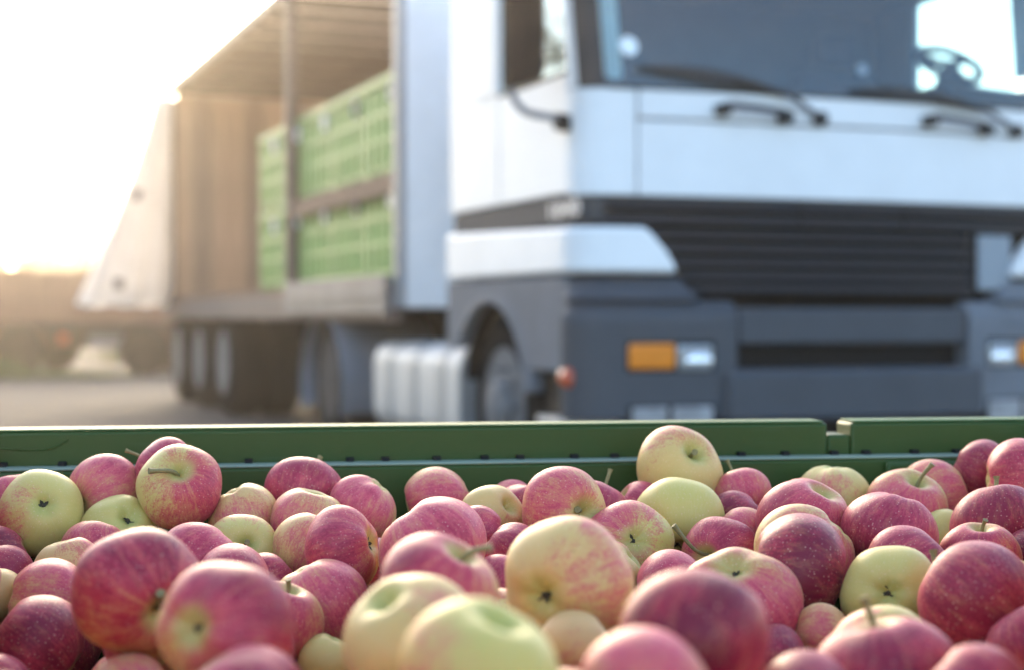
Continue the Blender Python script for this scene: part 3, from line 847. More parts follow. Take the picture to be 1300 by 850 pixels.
MB().box(-1.95, -1.78, -.05, .0, .46, .62).build('reflector', M['red_lens'], ft, .01)
MB().box(-.30, .35, .1, .5, .26, .70).build('undercarriage', M['far_dark'], ft, .03)

# ---------------------------------------------------------------- the big apple crate in front
A9 = R(9)
bn = thing('apple_crate', 'dark green plastic bulk crate full of apples, notch in its back rim', 'crate', (0, 1.585, 0), A9)
DEP, UL, UR = 1.19, -.62, .64
NL, NRt = .345, .371
# far wall: d = -y (towards the viewer)
q = MB()
def bowf(u): return .006*(1-((u-.01)/.63)**2)
def strip(u0, u1, y0, y1, z0, z1, n):
    q.slab(lambda a, b, s: (u0+(u1-u0)*a, (y0 if s else y1)-0*a + bowf(u0+(u1-u0)*a), z0+(z1-z0)*b), n, 1)
strip(UL-.05, NL, .030, .075, .66, .786, 30)
strip(NL+.0002, NRt-.0002, .031, .074, .66, .7735, 2)
strip(NRt, UR+.05, .030, .075, .66, .786, 12)
q.build('rim', M['bin'], bn, .0035, seg=3)
q = MB(); strip(UL, UR, .0, .0295, .06, .750, 40); q.build('back_wall', M['bin'], bn, .003, seg=3)
q = MB(); strip(UL+.002, UR-.002, .0005, .0293, .7501, .7528, 40); q.build('ledge', M['ledge_highlight'], bn, .0012)
q = MB(); strip(UL-.04, NL-.004, .0315, .074, .7862, .7882, 30); q.build('rim_highlight_strip', M['rim_highlight'], bn, .0015)
q = MB(); strip(NRt+.004, UR+.04, .0315, .074, .7862, .7882, 12); q.build('rim_highlight_strip', M['rim_highlight'], bn, .0015)
q = MB(); strip(.395, UR-.005, -.009, -.0005, .06, .747, 8); q.build('wall_boss', M['bin'], bn, .004)
q = MB(); strip(UL+.005, -.475, -.007, -.0005, .06, .749, 8); q.build('wall_boss', M['bin'], bn, .004)
sl = None
for k in range(26):
    u_ = -.585+k*.0465
    if sl is None:
        sl = MB().box(-.0038, .0038, -.0052, .0035, -.0009, .0034).build('drain_slot', M['chassis'], bn)
        sl.location = (u_, .0265+bowf(u_), .7535)
    else:
        c = sl.copy(); C.objects.link(c); c.location = (u_+.006*math.sin(k*2.3), .0265+bowf(u_), .7535)
MB().tube(smooth_path([(-.52, .0295, .7715), (-.47, .0318, .7685), (-.452, .0322, .770), (-.437, .0325, .778)], 6), .0011, 6).build('moulded_line', M['bin'], bn)
MB().box(UL-.045, UL-.001, -DEP, -.001, .06, .786).build('side_wall', M['bin'], bn, .003)
MB().box(UR+.001, UR+.045, -DEP, -.001, .06, .786).build('side_wall', M['bin'], bn, .003)
MB().box(UL-.045, UR+.045, -DEP-.046, -DEP-.001, .06, .786).build('near_wall', M['bin'], bn, .003)
MB().box(UL, UR, -DEP, -.001, .10, .13).build('floor', M['bin'], bn)
for u_ in (UL, -.05, UR-.12): MB().box(u_, u_+.12, -DEP, .03, 0, .06).build('runner', M['bin'], bn, .004)

# ---------------------------------------------------------------- apples
def unit_apple(seed, nu=56, nv=36):
    rnd = random.Random(seed); ph, ph2, ph3 = (rnd.uniform(0, 6.28) for _ in range(3))
    dt, db = rnd.uniform(.38, .46), rnd.uniform(.24, .32); hh = rnd.uniform(.80, .96); cone = rnd.uniform(-.01, .11); lob = rnd.uniform(.012, .04); asy = rnd.uniform(.02, .075)
    vs, fs = [], []
    for j in range(nv+1):
        th = math.pi*j/nv
        th_ = th
        for i in range(nu):
            p = 2*math.pi*i/nu
            ro = 1 - dt*math.exp(-(th_/.27)**2)*(1+.1*math.cos(2*p+ph)) - db*math.exp(-((math.pi-th_)/.26)**2)
            ro *= 1 + cone*math.cos(th_) + lob*math.cos(5*p+ph)*(.35+.65*(1-math.cos(th_))/2)*math.sin(th_)**.5 + asy*math.cos(p+ph2)*math.cos(th_) + .032*math.cos(2*p+ph3)*math.sin(th_)
            vs.append((ro*math.sin(th_)*math.cos(p), ro*math.sin(th_)*math.sin(p), hh*ro*math.cos(th_)))
    for j in range(nv):
        for i in range(nu):
            fs.append((j*nu+i, (j+1)*nu+i, (j+1)*nu+(i+1) % nu, j*nu+(i+1) % nu))
    v = np.array(vs); mr = np.percentile(np.linalg.norm(v[:, :2], axis=1), 97); v /= mr
    zb = v[0, 2], v[-1, 2]
    return v, fs, zb
SHAPES = [unit_apple(k) for k in range(8)]
LOWS = [unit_apple(k, 26, 16) for k in range(4)]
def apple_mesh(items, low=False):        # items: (shape, radius, 3x3 or None, centre, blush, deep, warm, seed)
    V, F, CO, AT = [], [], [], []
    o = 0
    for sh, r, mtx, c, bl, dp, wm, sdv in items:
        v, fs, zb = (LOWS if low else SHAPES)[sh]
        p = v*r
        if mtx is not None: p = p @ mtx.T + c
        V.append(p); F += [tuple(k+o for k in f) for f in fs]; o += len(v)
        CO.append(v); AT.append(np.tile([bl, dp, wm, sdv], (len(v), 1)))
    V, CO, AT = np.concatenate(V), np.concatenate(CO), np.concatenate(AT)
    me = bpy.data.meshes.new('apple'); me.from_pydata(V.tolist(), [], F)
    me.polygons.foreach_set('use_smooth', [True]*len(me.polygons))
    a = me.attributes.new('apple_co', 'FLOAT_VECTOR', 'POINT'); a.data.foreach_set('vector', CO.ravel())
    for k, nm in enumerate(('blush', 'deep', 'warm', 'seed')):
        a = me.attributes.new(nm, 'FLOAT', 'POINT'); a.data.foreach_set('value', AT[:, k].copy())
    me.materials.append(M['apple'])
    return me
def basis(a, b):
    z = Vector(a).normalized(); x = Vector(b) - z*Vector(b).dot(z)
    if x.length < .05: x = z.orthogonal()
    x.normalize(); y = z.cross(x)
    return Matrix((x, y, z)).transposed()
def make_calyx(seed):
    rnd = random.Random(seed); q = MB()
    for k in range(5):
        a = k*1.2566+rnd.uniform(-.2, .2); d = Vector((math.cos(a), math.sin(a), 0)); n = Vector((-d.y, d.x, 0))
        L_ = rnd.uniform(.10, .16); up_ = rnd.uniform(-.11, -.02)
        p0, p1, p2 = d*.02, d*L_*.6+Vector((0, 0, -.045)), d*L_+Vector((0, 0, up_))
        q.add([p0-n*.03, p0+n*.03, p1+n*.035, p2, p1-n*.035, p0+Vector((0, 0, .03)), p1+Vector((0, 0, .03))], [(0, 1, 2, 3, 4), (0, 5, 1), (1, 5, 6, 2), (2, 6, 3), (3, 6, 4), (4, 6, 5, 0)])
    q.lathe([(.05, .03), (.055, -.02), (.02, -.05)], 8, 'z')
    me = q.mesh('calyx', None); me.materials.append(M['calyx']); return me
CALYX = [make_calyx(k) for k in range(3)]
APPLES = [
(-0.4262,1.4259,0.7220,0.0397,(-0.341,0.869,-0.360),(-0.923,-0.404,-0.187),(0.300,0.150,0.250),None,1,'yellow-green apple with dark calyx facing out, at far left below the crate rim',None),
(-0.4701,1.4714,0.7232,0.0326,(-0.117,0.129,0.985),(0.147,-0.460,1.062),(0.660,0.150,0.600),None,0,'pink apple peeping out behind the yellow-green apple at far left',None),
(-0.3848,1.4804,0.7319,0.0373,(0.624,0.738,0.256),(-0.389,-0.889,0.386),(0.580,0.100,0.800),None,0,'peach-pink apple left of the red apple whose stem points left',None),
(-0.3310,1.4943,0.7550,0.0316,(-0.867,0.233,0.440),(0.504,-0.889,0.293),(0.900,0.350,0.500),(-0.3684,1.5020,0.7715),0,'bright pink apple highest at left, stem sticking out over the peach-pink one',None),
(-0.3038,1.4387,0.7424,0.0404,(0.162,-0.795,0.584),(0.908,-0.429,-0.035),(0.660,0.600,0.300),(-0.3227,1.3985,0.7621),0,'red and yellow apple whose long stem points left, near the crate rim',None),
(-0.3577,1.4315,0.6998,0.0364,(-0.472,0.590,-0.655),(0.937,-0.039,-0.469),(0.150,0.100,0.200),None,1,'pale yellow apple with dark calyx, tucked under the peach-pink apple at left',None),
(-0.2463,1.4429,0.7171,0.0321,(0.382,0.068,-0.922),(-0.202,-0.601,0.372),(0.360,0.100,0.850),None,0,'plain peach apple half hidden right of the red and yellow apple with left-pointing stem',None),
(-0.2351,1.3765,0.6945,0.0332,(0.246,-0.890,0.383),(0.123,0.470,0.946),(0.250,0.150,0.300),(-0.2264,1.3453,0.7066),0,'pale yellow apple with a stub of dark stem, left of two peach apples',None),
(-0.2605,1.3199,0.6950,0.0373,(-0.753,-0.343,-0.561),(0.269,-0.328,0.866),(0.750,0.250,0.600),None,0,'dusty pink apple behind the large red and orange apple at left',None),
(-0.3651,1.3741,0.6941,0.0301,(0.298,0.348,0.889),(0.152,-0.573,0.793),(0.600,0.400,0.600),None,0,'small pink striped apple top between pale apples at left',None),
(-0.3739,1.3239,0.6861,0.0286,(-0.169,0.028,0.985),(0.328,-0.056,1.034),(0.400,0.300,0.800),None,0,'cream apple with faint pink stripes behind the pink and yellow blurred apple',None),
(-0.4495,1.3807,0.6846,0.0327,(-0.888,-0.246,-0.388),(0.297,-0.913,0.345),(0.950,0.850,0.500),None,0,'dark purple-red apple at the left picture edge, upper of two red ones',None),
(-0.4293,1.3296,0.6754,0.0309,(-0.859,-0.296,0.419),(0.294,-0.909,0.356),(0.900,0.500,0.400),None,0,'pink-red apple at the left picture edge, just under a darker purple one',None),
(-0.4209,1.2827,0.6702,0.0240,(-0.840,-0.267,0.472),(-0.097,0.295,-0.560),(0.250,0.100,0.800),None,0,'cream apple at the left picture edge behind the purple-red blurred apple',None),
(-0.3728,1.2606,0.6706,0.0365,(0.969,0.159,-0.187),(-0.859,-0.267,0.510),(0.550,0.250,0.500),None,0,'blurred apple, pink left and yellow middle, left of the large red and orange one',None),
(-0.2469,1.0397,0.7177,0.0445,(0.631,-0.709,-0.314),(0.068,-0.284,0.963),(0.840,0.800,0.900),(-0.2242,1.0033,0.7231),0,'large dark red apple with orange-yellow lower half, left foreground',None),
(-0.3615,1.1986,0.6450,0.0411,(-0.801,-0.024,0.599),(0.006,-0.713,0.650),(0.920,0.750,0.600),None,0,'big blurred purple-red apple in the bottom left corner',None),
(-0.1606,0.8755,0.7263,0.0389,(0.465,0.869,-0.167),(0.419,-0.624,0.644),(0.860,0.600,0.300),None,1,'big blurred crimson apple, hollow end facing left, below the large red and orange one',None),
(-0.1782,1.1927,0.6657,0.0358,(0.355,-0.144,0.924),(-0.381,-0.832,0.251),(0.800,0.550,0.200),(-0.1689,1.1868,0.7008),0,'crimson apple with a yellow stripe and an upright stem, left foreground',None),
(-0.1436,0.8179,0.6962,0.0376,(-0.587,0.068,0.807),(0.068,-0.386,0.920),(0.880,0.500,0.500),None,0,'blurred purple-pink apple cut by the bottom edge, left of centre',None),
(-0.2540,1.0129,0.6552,0.0309,(0.808,-0.066,-0.585),(0.591,-0.300,-0.103),(0.400,0.200,0.900),None,0,'blurred peach-cream apple at the bottom edge below the large red and orange one',None),
(-0.3772,1.1420,0.6248,0.0297,(-0.398,-0.096,0.912),(0.210,-0.635,0.666),(0.850,0.400,0.600),None,0,'sliver of pink apple in the very bottom left corner',None),
(-0.2236,1.2679,0.6809,0.0348,(-0.953,-0.230,0.195),(0.160,-0.905,0.562),(0.900,0.350,0.400),None,0,'rose-pink apple right of the large red and orange apple',None),
(-0.2039,1.3172,0.6776,0.0257,(0.735,0.329,0.593),(0.141,-0.910,0.559),(0.900,0.500,0.400),None,0,'small mauve apple between two rose-pink apples left of centre',None),
(-0.1996,1.5047,0.7290,0.0384,(0.219,0.680,0.700),(0.128,-0.963,0.311),(0.930,0.400,0.500),(-0.1869,1.5364,0.7624),0,'bright pink speckled apple with stem just showing on top, left of centre near the rim',None),
(-0.1869,1.4345,0.7102,0.0369,(0.296,0.005,0.955),(-0.502,-0.792,-0.107),(0.480,0.150,0.800),None,0,'peach and pink striped apple, upper of two stacked apples left of centre',None),
(-0.1761,1.3739,0.6990,0.0342,(-0.386,-0.324,-0.864),(0.308,-0.831,-0.380),(0.480,0.150,0.800),None,0,'peach and pink apple, lower of two stacked apples left of centre',None),
(-0.1422,1.3143,0.7038,0.0386,(-0.931,0.231,-0.282),(-0.638,-0.607,0.484),(0.780,0.500,0.300),None,1,'red apple with its dark calyx turned right, left of centre',None),
(-0.1383,1.4768,0.7218,0.0339,(-0.607,-0.143,-0.782),(-0.219,-0.882,0.405),(0.700,0.050,0.700),None,0,'dusty pink apple with fine stripes, below the green wall left of centre',None),
(-0.0719,1.5270,0.7180,0.0362,(-0.989,-0.116,-0.095),(-0.153,-1.013,0.019),(0.600,0.200,0.700),None,0,'pink and yellow striped apple standing alone against the green wall at centre',None),
(-0.0195,1.4595,0.7145,0.0303,(0.703,-0.545,0.457),(0.305,-0.369,-0.557),(0.300,0.200,0.700),(-0.0260,1.4413,0.7268),0,'cream apple with a stem lying sideways, near the wall at centre',None),
(-0.0644,1.2854,0.7101,0.0471,(0.650,-0.082,-0.755),(-0.065,-0.708,0.710),(0.740,0.150,0.700),None,0,'large dusty pink apple at centre behind a purple apple with a long stem',None),
(-0.0451,0.9467,0.7330,0.0381,(0.516,-0.261,0.816),(-0.277,-0.501,0.695),(0.860,0.550,0.400),(-0.0122,0.9337,0.7625),0,'mauve-pink blurred apple with a long stem leaning right, at centre',None),
(-0.0021,1.3743,0.6937,0.0280,(0.776,-0.156,-0.611),(0.001,-0.959,0.346),(0.930,0.500,0.500),None,0,'pink-red speckled apple right of the large dusty pink one at centre',None),
(-0.1540,1.2546,0.6712,0.0400,(0.494,-0.121,-0.861),(0.694,-0.726,0.044),(0.620,0.150,0.800),None,0,'pink apple with a cream shoulder, above a small pale yellow one',None),
(-0.0551,0.8388,0.7285,0.0381,(-0.484,-0.310,0.818),(0.821,-0.301,-0.234),(0.200,0.100,0.650),None,0,'big blurred yellow apple with peach right side, in the front centre',None),
(-0.0139,0.7095,0.7349,0.0381,(0.257,-0.150,0.955),(-0.995,-0.260,-0.149),(0.240,0.100,0.120),None,0,'largest pale green apple with a green hollow on top, at the bottom centre',None),
(-0.1382,1.1738,0.6410,0.0218,(-0.333,-0.210,-0.919),(-0.009,0.078,-1.041),(0.100,0.100,0.300),None,0,'small pale yellow apple peeping out left of the big yellow one',None),
(-0.0279,1.4120,0.7054,0.0258,(-0.988,0.035,-0.150),(0.012,-0.611,0.690),(0.850,0.300,0.700),None,0,'small pink apple glimpsed behind the large dusty pink one',None),
(-0.0088,1.2609,0.6840,0.0267,(0.798,0.238,0.554),(0.004,-0.589,0.710),(0.750,0.200,0.800),None,0,'soft pink apple glimpsed behind the blurred apple with a long stem',None),
(0.0138,1.5006,0.7162,0.0303,(-0.301,-0.123,-0.946),(-0.209,-0.966,0.320),(0.930,0.500,0.500),None,0,'crimson speckled apple left of the red and yellow apple with its stem hollow facing out',None),
(-0.0037,1.5489,0.7129,0.0287,(0.791,-0.209,-0.574),(0.000,-0.202,0.830),(0.600,0.200,0.800),None,0,'peach-pink apple just showing behind the crimson speckled one at centre',None),
(0.0459,1.4323,0.7215,0.0417,(0.531,-0.838,0.127),(-0.117,-0.530,0.570),(0.580,0.400,0.500),(0.0580,1.3962,0.7280),0,'red and yellow striped apple with stem hollow facing out, right of centre',None),
(0.0791,1.4954,0.7143,0.0348,(0.361,0.524,0.771),(0.061,-0.749,0.495),(0.880,0.350,0.400),(0.0950,1.5178,0.7519),0,'pink apple with a tall upright stem behind the red and yellow striped one',None),
(0.1027,1.3935,0.6962,0.0417,(-0.176,0.935,-0.309),(-0.706,-0.060,0.623),(0.620,0.300,0.050),None,1,'pink and green apple with a star-shaped calyx facing out, right of centre',None),
(0.1663,1.5607,0.7471,0.0446,(0.313,-0.752,0.580),(0.098,-0.023,0.905),(0.420,0.300,0.600),(0.1771,1.5253,0.7679),0,'cream apple with pink streaks perched on top of the pile, highest of all',None),
(0.1567,1.4695,0.7094,0.0424,(0.100,0.702,0.706),(0.102,0.961,-0.326),(0.040,0.050,0.150),None,1,'plain yellow-green apple directly under the perched cream apple',None),
(0.2252,1.5447,0.7241,0.0301,(-0.266,0.471,0.841),(0.056,-1.001,0.211),(0.600,0.200,0.800),(0.2135,1.5622,0.7569),0,'cream and pink apple with upright stem right of the perched cream apple',None),
(0.1237,1.5293,0.7095,0.0292,(-0.743,-0.046,0.668),(-0.060,-0.742,0.495),(0.850,0.300,0.700),None,0,'pink apple half hidden left of the plain yellow-green one',None),
(0.2157,1.4963,0.7052,0.0301,(-0.851,-0.065,-0.522),(-0.136,-0.944,0.425),(0.950,0.800,0.400),None,0,'dark crimson apple right of the plain yellow-green one',None),
(0.2137,1.4449,0.6946,0.0298,(-0.799,0.277,0.533),(-0.141,-0.952,0.337),(0.600,0.200,0.800),None,0,'small peach-pink apple under the dark crimson one, right of centre',None),
(0.1849,1.3933,0.6879,0.0360,(-0.634,-0.773,0.022),(0.248,-0.411,0.866),(0.900,0.400,0.500),(0.1402,1.3656,0.7181),0,'rose-pink apple with a long stem sticking up left over the plain yellow-green one',None),
(0.1729,1.1994,0.6827,0.0473,(0.217,0.488,-0.845),(0.106,-0.665,-0.189),(0.680,0.200,0.900),None,1,'blurred salmon-pink apple behind the dark purple-red one, right of centre',None),
(0.0918,0.7960,0.7380,0.0386,(0.497,0.203,0.844),(-0.093,-0.807,0.521),(0.950,0.900,0.600),None,0,'big dark purple-red apple in the right-centre foreground',None),
(0.0370,1.0546,0.7198,0.0456,(0.524,0.849,0.060),(0.890,-0.293,0.248),(0.300,0.100,0.700),None,1,'big pale yellow apple with a dark calyx facing left, in front centre',None),
(0.0813,1.3315,0.6779,0.0357,(-0.789,0.058,-0.612),(-0.003,-0.049,0.921),(0.450,0.250,0.500),None,0,'yellow and pink apple peeping out behind the big pale yellow one',None),
(0.1295,1.2922,0.6721,0.0354,(0.966,-0.214,0.146),(-0.058,-0.583,0.712),(0.800,0.200,0.800),None,0,'pink apple behind the left shoulder of the big dark purple-red one',None),
(0.0426,1.0005,0.6833,0.0290,(0.816,0.081,0.573),(0.584,-0.382,-0.230),(0.350,0.100,0.900),None,0,'blurred cream-peach apple under the big pale yellow one',None),
(0.0648,0.7386,0.7170,0.0374,(-0.995,0.040,0.087),(0.258,-0.487,0.629),(0.550,0.050,0.900),None,0,'blurred peach-pink apple cut by the bottom edge, right of centre',None),
(0.1930,1.1477,0.6476,0.0275,(-1.000,-0.011,0.014),(-0.112,-0.667,0.658),(0.920,0.700,0.400),None,0,'blurred purple apple at the bottom, right of the big dark purple-red one',None),
(0.3236,1.5881,0.7211,0.0377,(-0.032,-0.157,-0.987),(-0.364,-0.782,-0.310),(0.250,0.050,0.400),None,0,'cream-yellow apple with a pink blush under the notch in the rim',None),
(0.2608,1.4079,0.7159,0.0428,(0.459,-0.356,0.814),(-0.634,-0.677,0.201),(0.850,0.400,0.200),None,0,'pink speckled apple with a yellow stem hollow, below the cream-yellow one near the notch',None),
(0.2487,1.3343,0.7007,0.0440,(-0.752,0.014,-0.659),(0.439,-0.917,-0.082),(0.500,0.150,0.700),None,0,'cream and pink apple lying behind the dark red one, right side',None),
(0.2284,1.2579,0.6972,0.0461,(0.963,-0.139,-0.230),(-0.150,-0.828,0.437),(0.960,0.850,0.400),None,0,'large dark red apple below the cream and pink one, right side',None),
(0.3278,1.3608,0.7147,0.0421,(-0.404,-0.073,-0.912),(-0.494,-0.772,0.316),(0.900,0.450,0.600),None,0,'crimson apple densely speckled with pale dots, right side below a stemmed apple',None),
(0.3869,1.5427,0.7112,0.0412,(0.232,-0.451,0.862),(-0.190,-0.759,0.194),(0.640,0.200,0.500),(0.4066,1.5213,0.7568),0,'pink striped apple with a long stem leaning right, against the wall at right',None),
(0.4258,1.6025,0.7153,0.0403,(0.951,-0.175,0.254),(0.379,-0.912,0.188),(0.550,0.250,0.600),None,0,'cream and pink apple behind the pink striped one with the long stem, right side',None),
(0.4816,1.6212,0.7403,0.0326,(0.805,-0.411,-0.427),(-0.371,-0.899,0.393),(0.940,0.600,0.500),None,0,'red apple leaning on the back wall at upper right',None),
(0.4925,1.5397,0.7412,0.0381,(0.965,-0.252,0.076),(-0.683,-0.493,0.267),(0.780,0.500,0.300),None,0,'red and yellow striped apple at upper right by the picture edge',None),
(0.4432,1.4403,0.7072,0.0432,(0.071,0.231,0.970),(-0.380,-0.894,0.325),(0.950,0.700,0.400),(0.4469,1.4517,0.7518),0,'dark crimson apple with an upright stem at the right picture edge',None),
(0.4036,1.3574,0.6906,0.0348,(-0.004,-0.218,0.976),(-0.413,-0.688,0.216),(0.800,0.400,0.400),(0.4054,1.3469,0.7253),0,'pink apple with an upright stem below the dark crimson one at right',None),
(0.4546,1.3815,0.6837,0.0301,(0.899,-0.430,0.081),(-0.295,-0.898,0.444),(0.950,0.850,0.500),None,0,'red apple cut by the right picture edge beside the stemmed pink one',None),
(0.3269,1.2948,0.6898,0.0381,(0.795,0.032,0.606),(-0.230,-0.913,0.452),(0.920,0.450,0.500),None,0,'smooth pink-red apple above the yellow one with black spots',None),
(0.2912,1.2106,0.6865,0.0381,(0.276,0.946,-0.169),(0.219,0.909,-0.465),(0.050,0.050,0.250),None,1,'pale yellow apple with a black calyx spot, right foreground',None),
(0.3382,1.1382,0.6913,0.0457,(-0.724,0.417,0.549),(-0.301,-0.660,0.532),(0.920,0.600,0.500),(0.3105,1.1588,0.7276),0,'big blurred rose-red apple at right, beside the pale yellow one with a spot',None),
(0.2119,0.8918,0.6952,0.0433,(-0.185,0.153,0.971),(0.007,-0.837,0.489),(0.930,0.650,0.500),(0.2009,0.8989,0.7392),0,'big blurred crimson apple with a dark stem, at the bottom right',None),
(0.2296,1.1829,0.6592,0.0250,(0.969,-0.218,-0.113),(-0.940,-0.117,0.059),(0.450,0.150,1.000),None,0,'small orange-cream apple glimpsed left of the big crimson one at bottom right',None),
(0.3524,1.0767,0.6733,0.0290,(-0.296,0.419,0.858),(-0.250,-0.764,0.569),(0.920,0.500,0.500),None,0,'pink-red blurred apple at the right edge near the bottom corner',None),
(0.2468,0.8339,0.6926,0.0336,(-0.688,0.381,0.618),(-0.120,-0.404,0.820),(0.900,0.500,0.500),None,0,'blurred red apple cut by the bottom edge at lower right',None),
(0.1598,0.8499,0.6843,0.0338,(-0.942,0.286,-0.175),(-0.076,-0.406,0.824),(0.920,0.500,0.500),None,0,'blurred pink apple cut by the bottom edge between crimson and purple ones',None),
(0.4144,1.4930,0.6884,0.0285,(0.624,0.017,0.781),(0.111,0.399,-0.662),(0.100,0.100,0.200),None,0,'small greenish-cream apple glimpsed between the speckled and dark crimson ones at right',None),
(-0.2514,1.1047,0.6731,0.0360,(-0.678,-0.821,-1.570),(-0.263,0.401,0.908),(0.800,0.384,0.582),None,0,'apple deep in a gap of the pile, mostly hidden by apples above it','apples glimpsed deep in gaps of the pile'),
(-0.1825,1.0665,0.6787,0.0345,(-0.456,1.872,-1.047),(0.968,-0.955,0.354),(0.900,0.647,0.697),None,0,'apple deep in a gap of the pile, mostly hidden by apples above it','apples glimpsed deep in gaps of the pile'),
(-0.3805,1.3209,0.6238,0.0383,(-0.158,-0.968,1.678),(0.765,0.046,-0.745),(0.900,0.479,0.702),None,0,'apple deep in a gap of the pile, mostly hidden by apples above it','apples glimpsed deep in gaps of the pile'),
]
for i, (X, Y, Z, r, ax, bl, cols, tip, kal, label, grp) in enumerate(APPLES):
    sh = i % 8
    me = apple_mesh([(sh, r, None, None, cols[0], cols[1], cols[2], (i*.618) % 1)])
    o = bpy.data.objects.new('apple', me); C.objects.link(o)
    B = basis(ax, bl)
    o.matrix_world = Matrix.Translation((X, Y, Z)) @ B.to_4x4()
    tag(o, label, 'apple', grp)
    if tip:
        inv = o.matrix_world.inverted(); t_ = inv @ Vector(tip); zb = SHAPES[sh][2][0]*r
        b0 = Vector((0, 0, zb-.1*r)); mid = Vector((t_.x*.25, t_.y*.25, zb+(t_.z-zb)*.55))
        ps = smooth_path([b0, mid, t_], 6); n_ = len(ps)
        rr = [r*(.045+.012*abs(k/(n_-1)-.4)+(.022*max(0, (k/(n_-1)-.8)/.2))) for k in range(n_)]
        s_ = MB().tube(ps, rr, 8).build('stem', M['stem'], o, smooth=50)
    if kal:
        c = bpy.data.objects.new('calyx', CALYX[i % 3]); C.objects.link(c); c.parent = o
        c.location = (0, 0, SHAPES[sh][2][1]*r); c.scale = (r*1.15,)*3
rnd = random.Random(11)
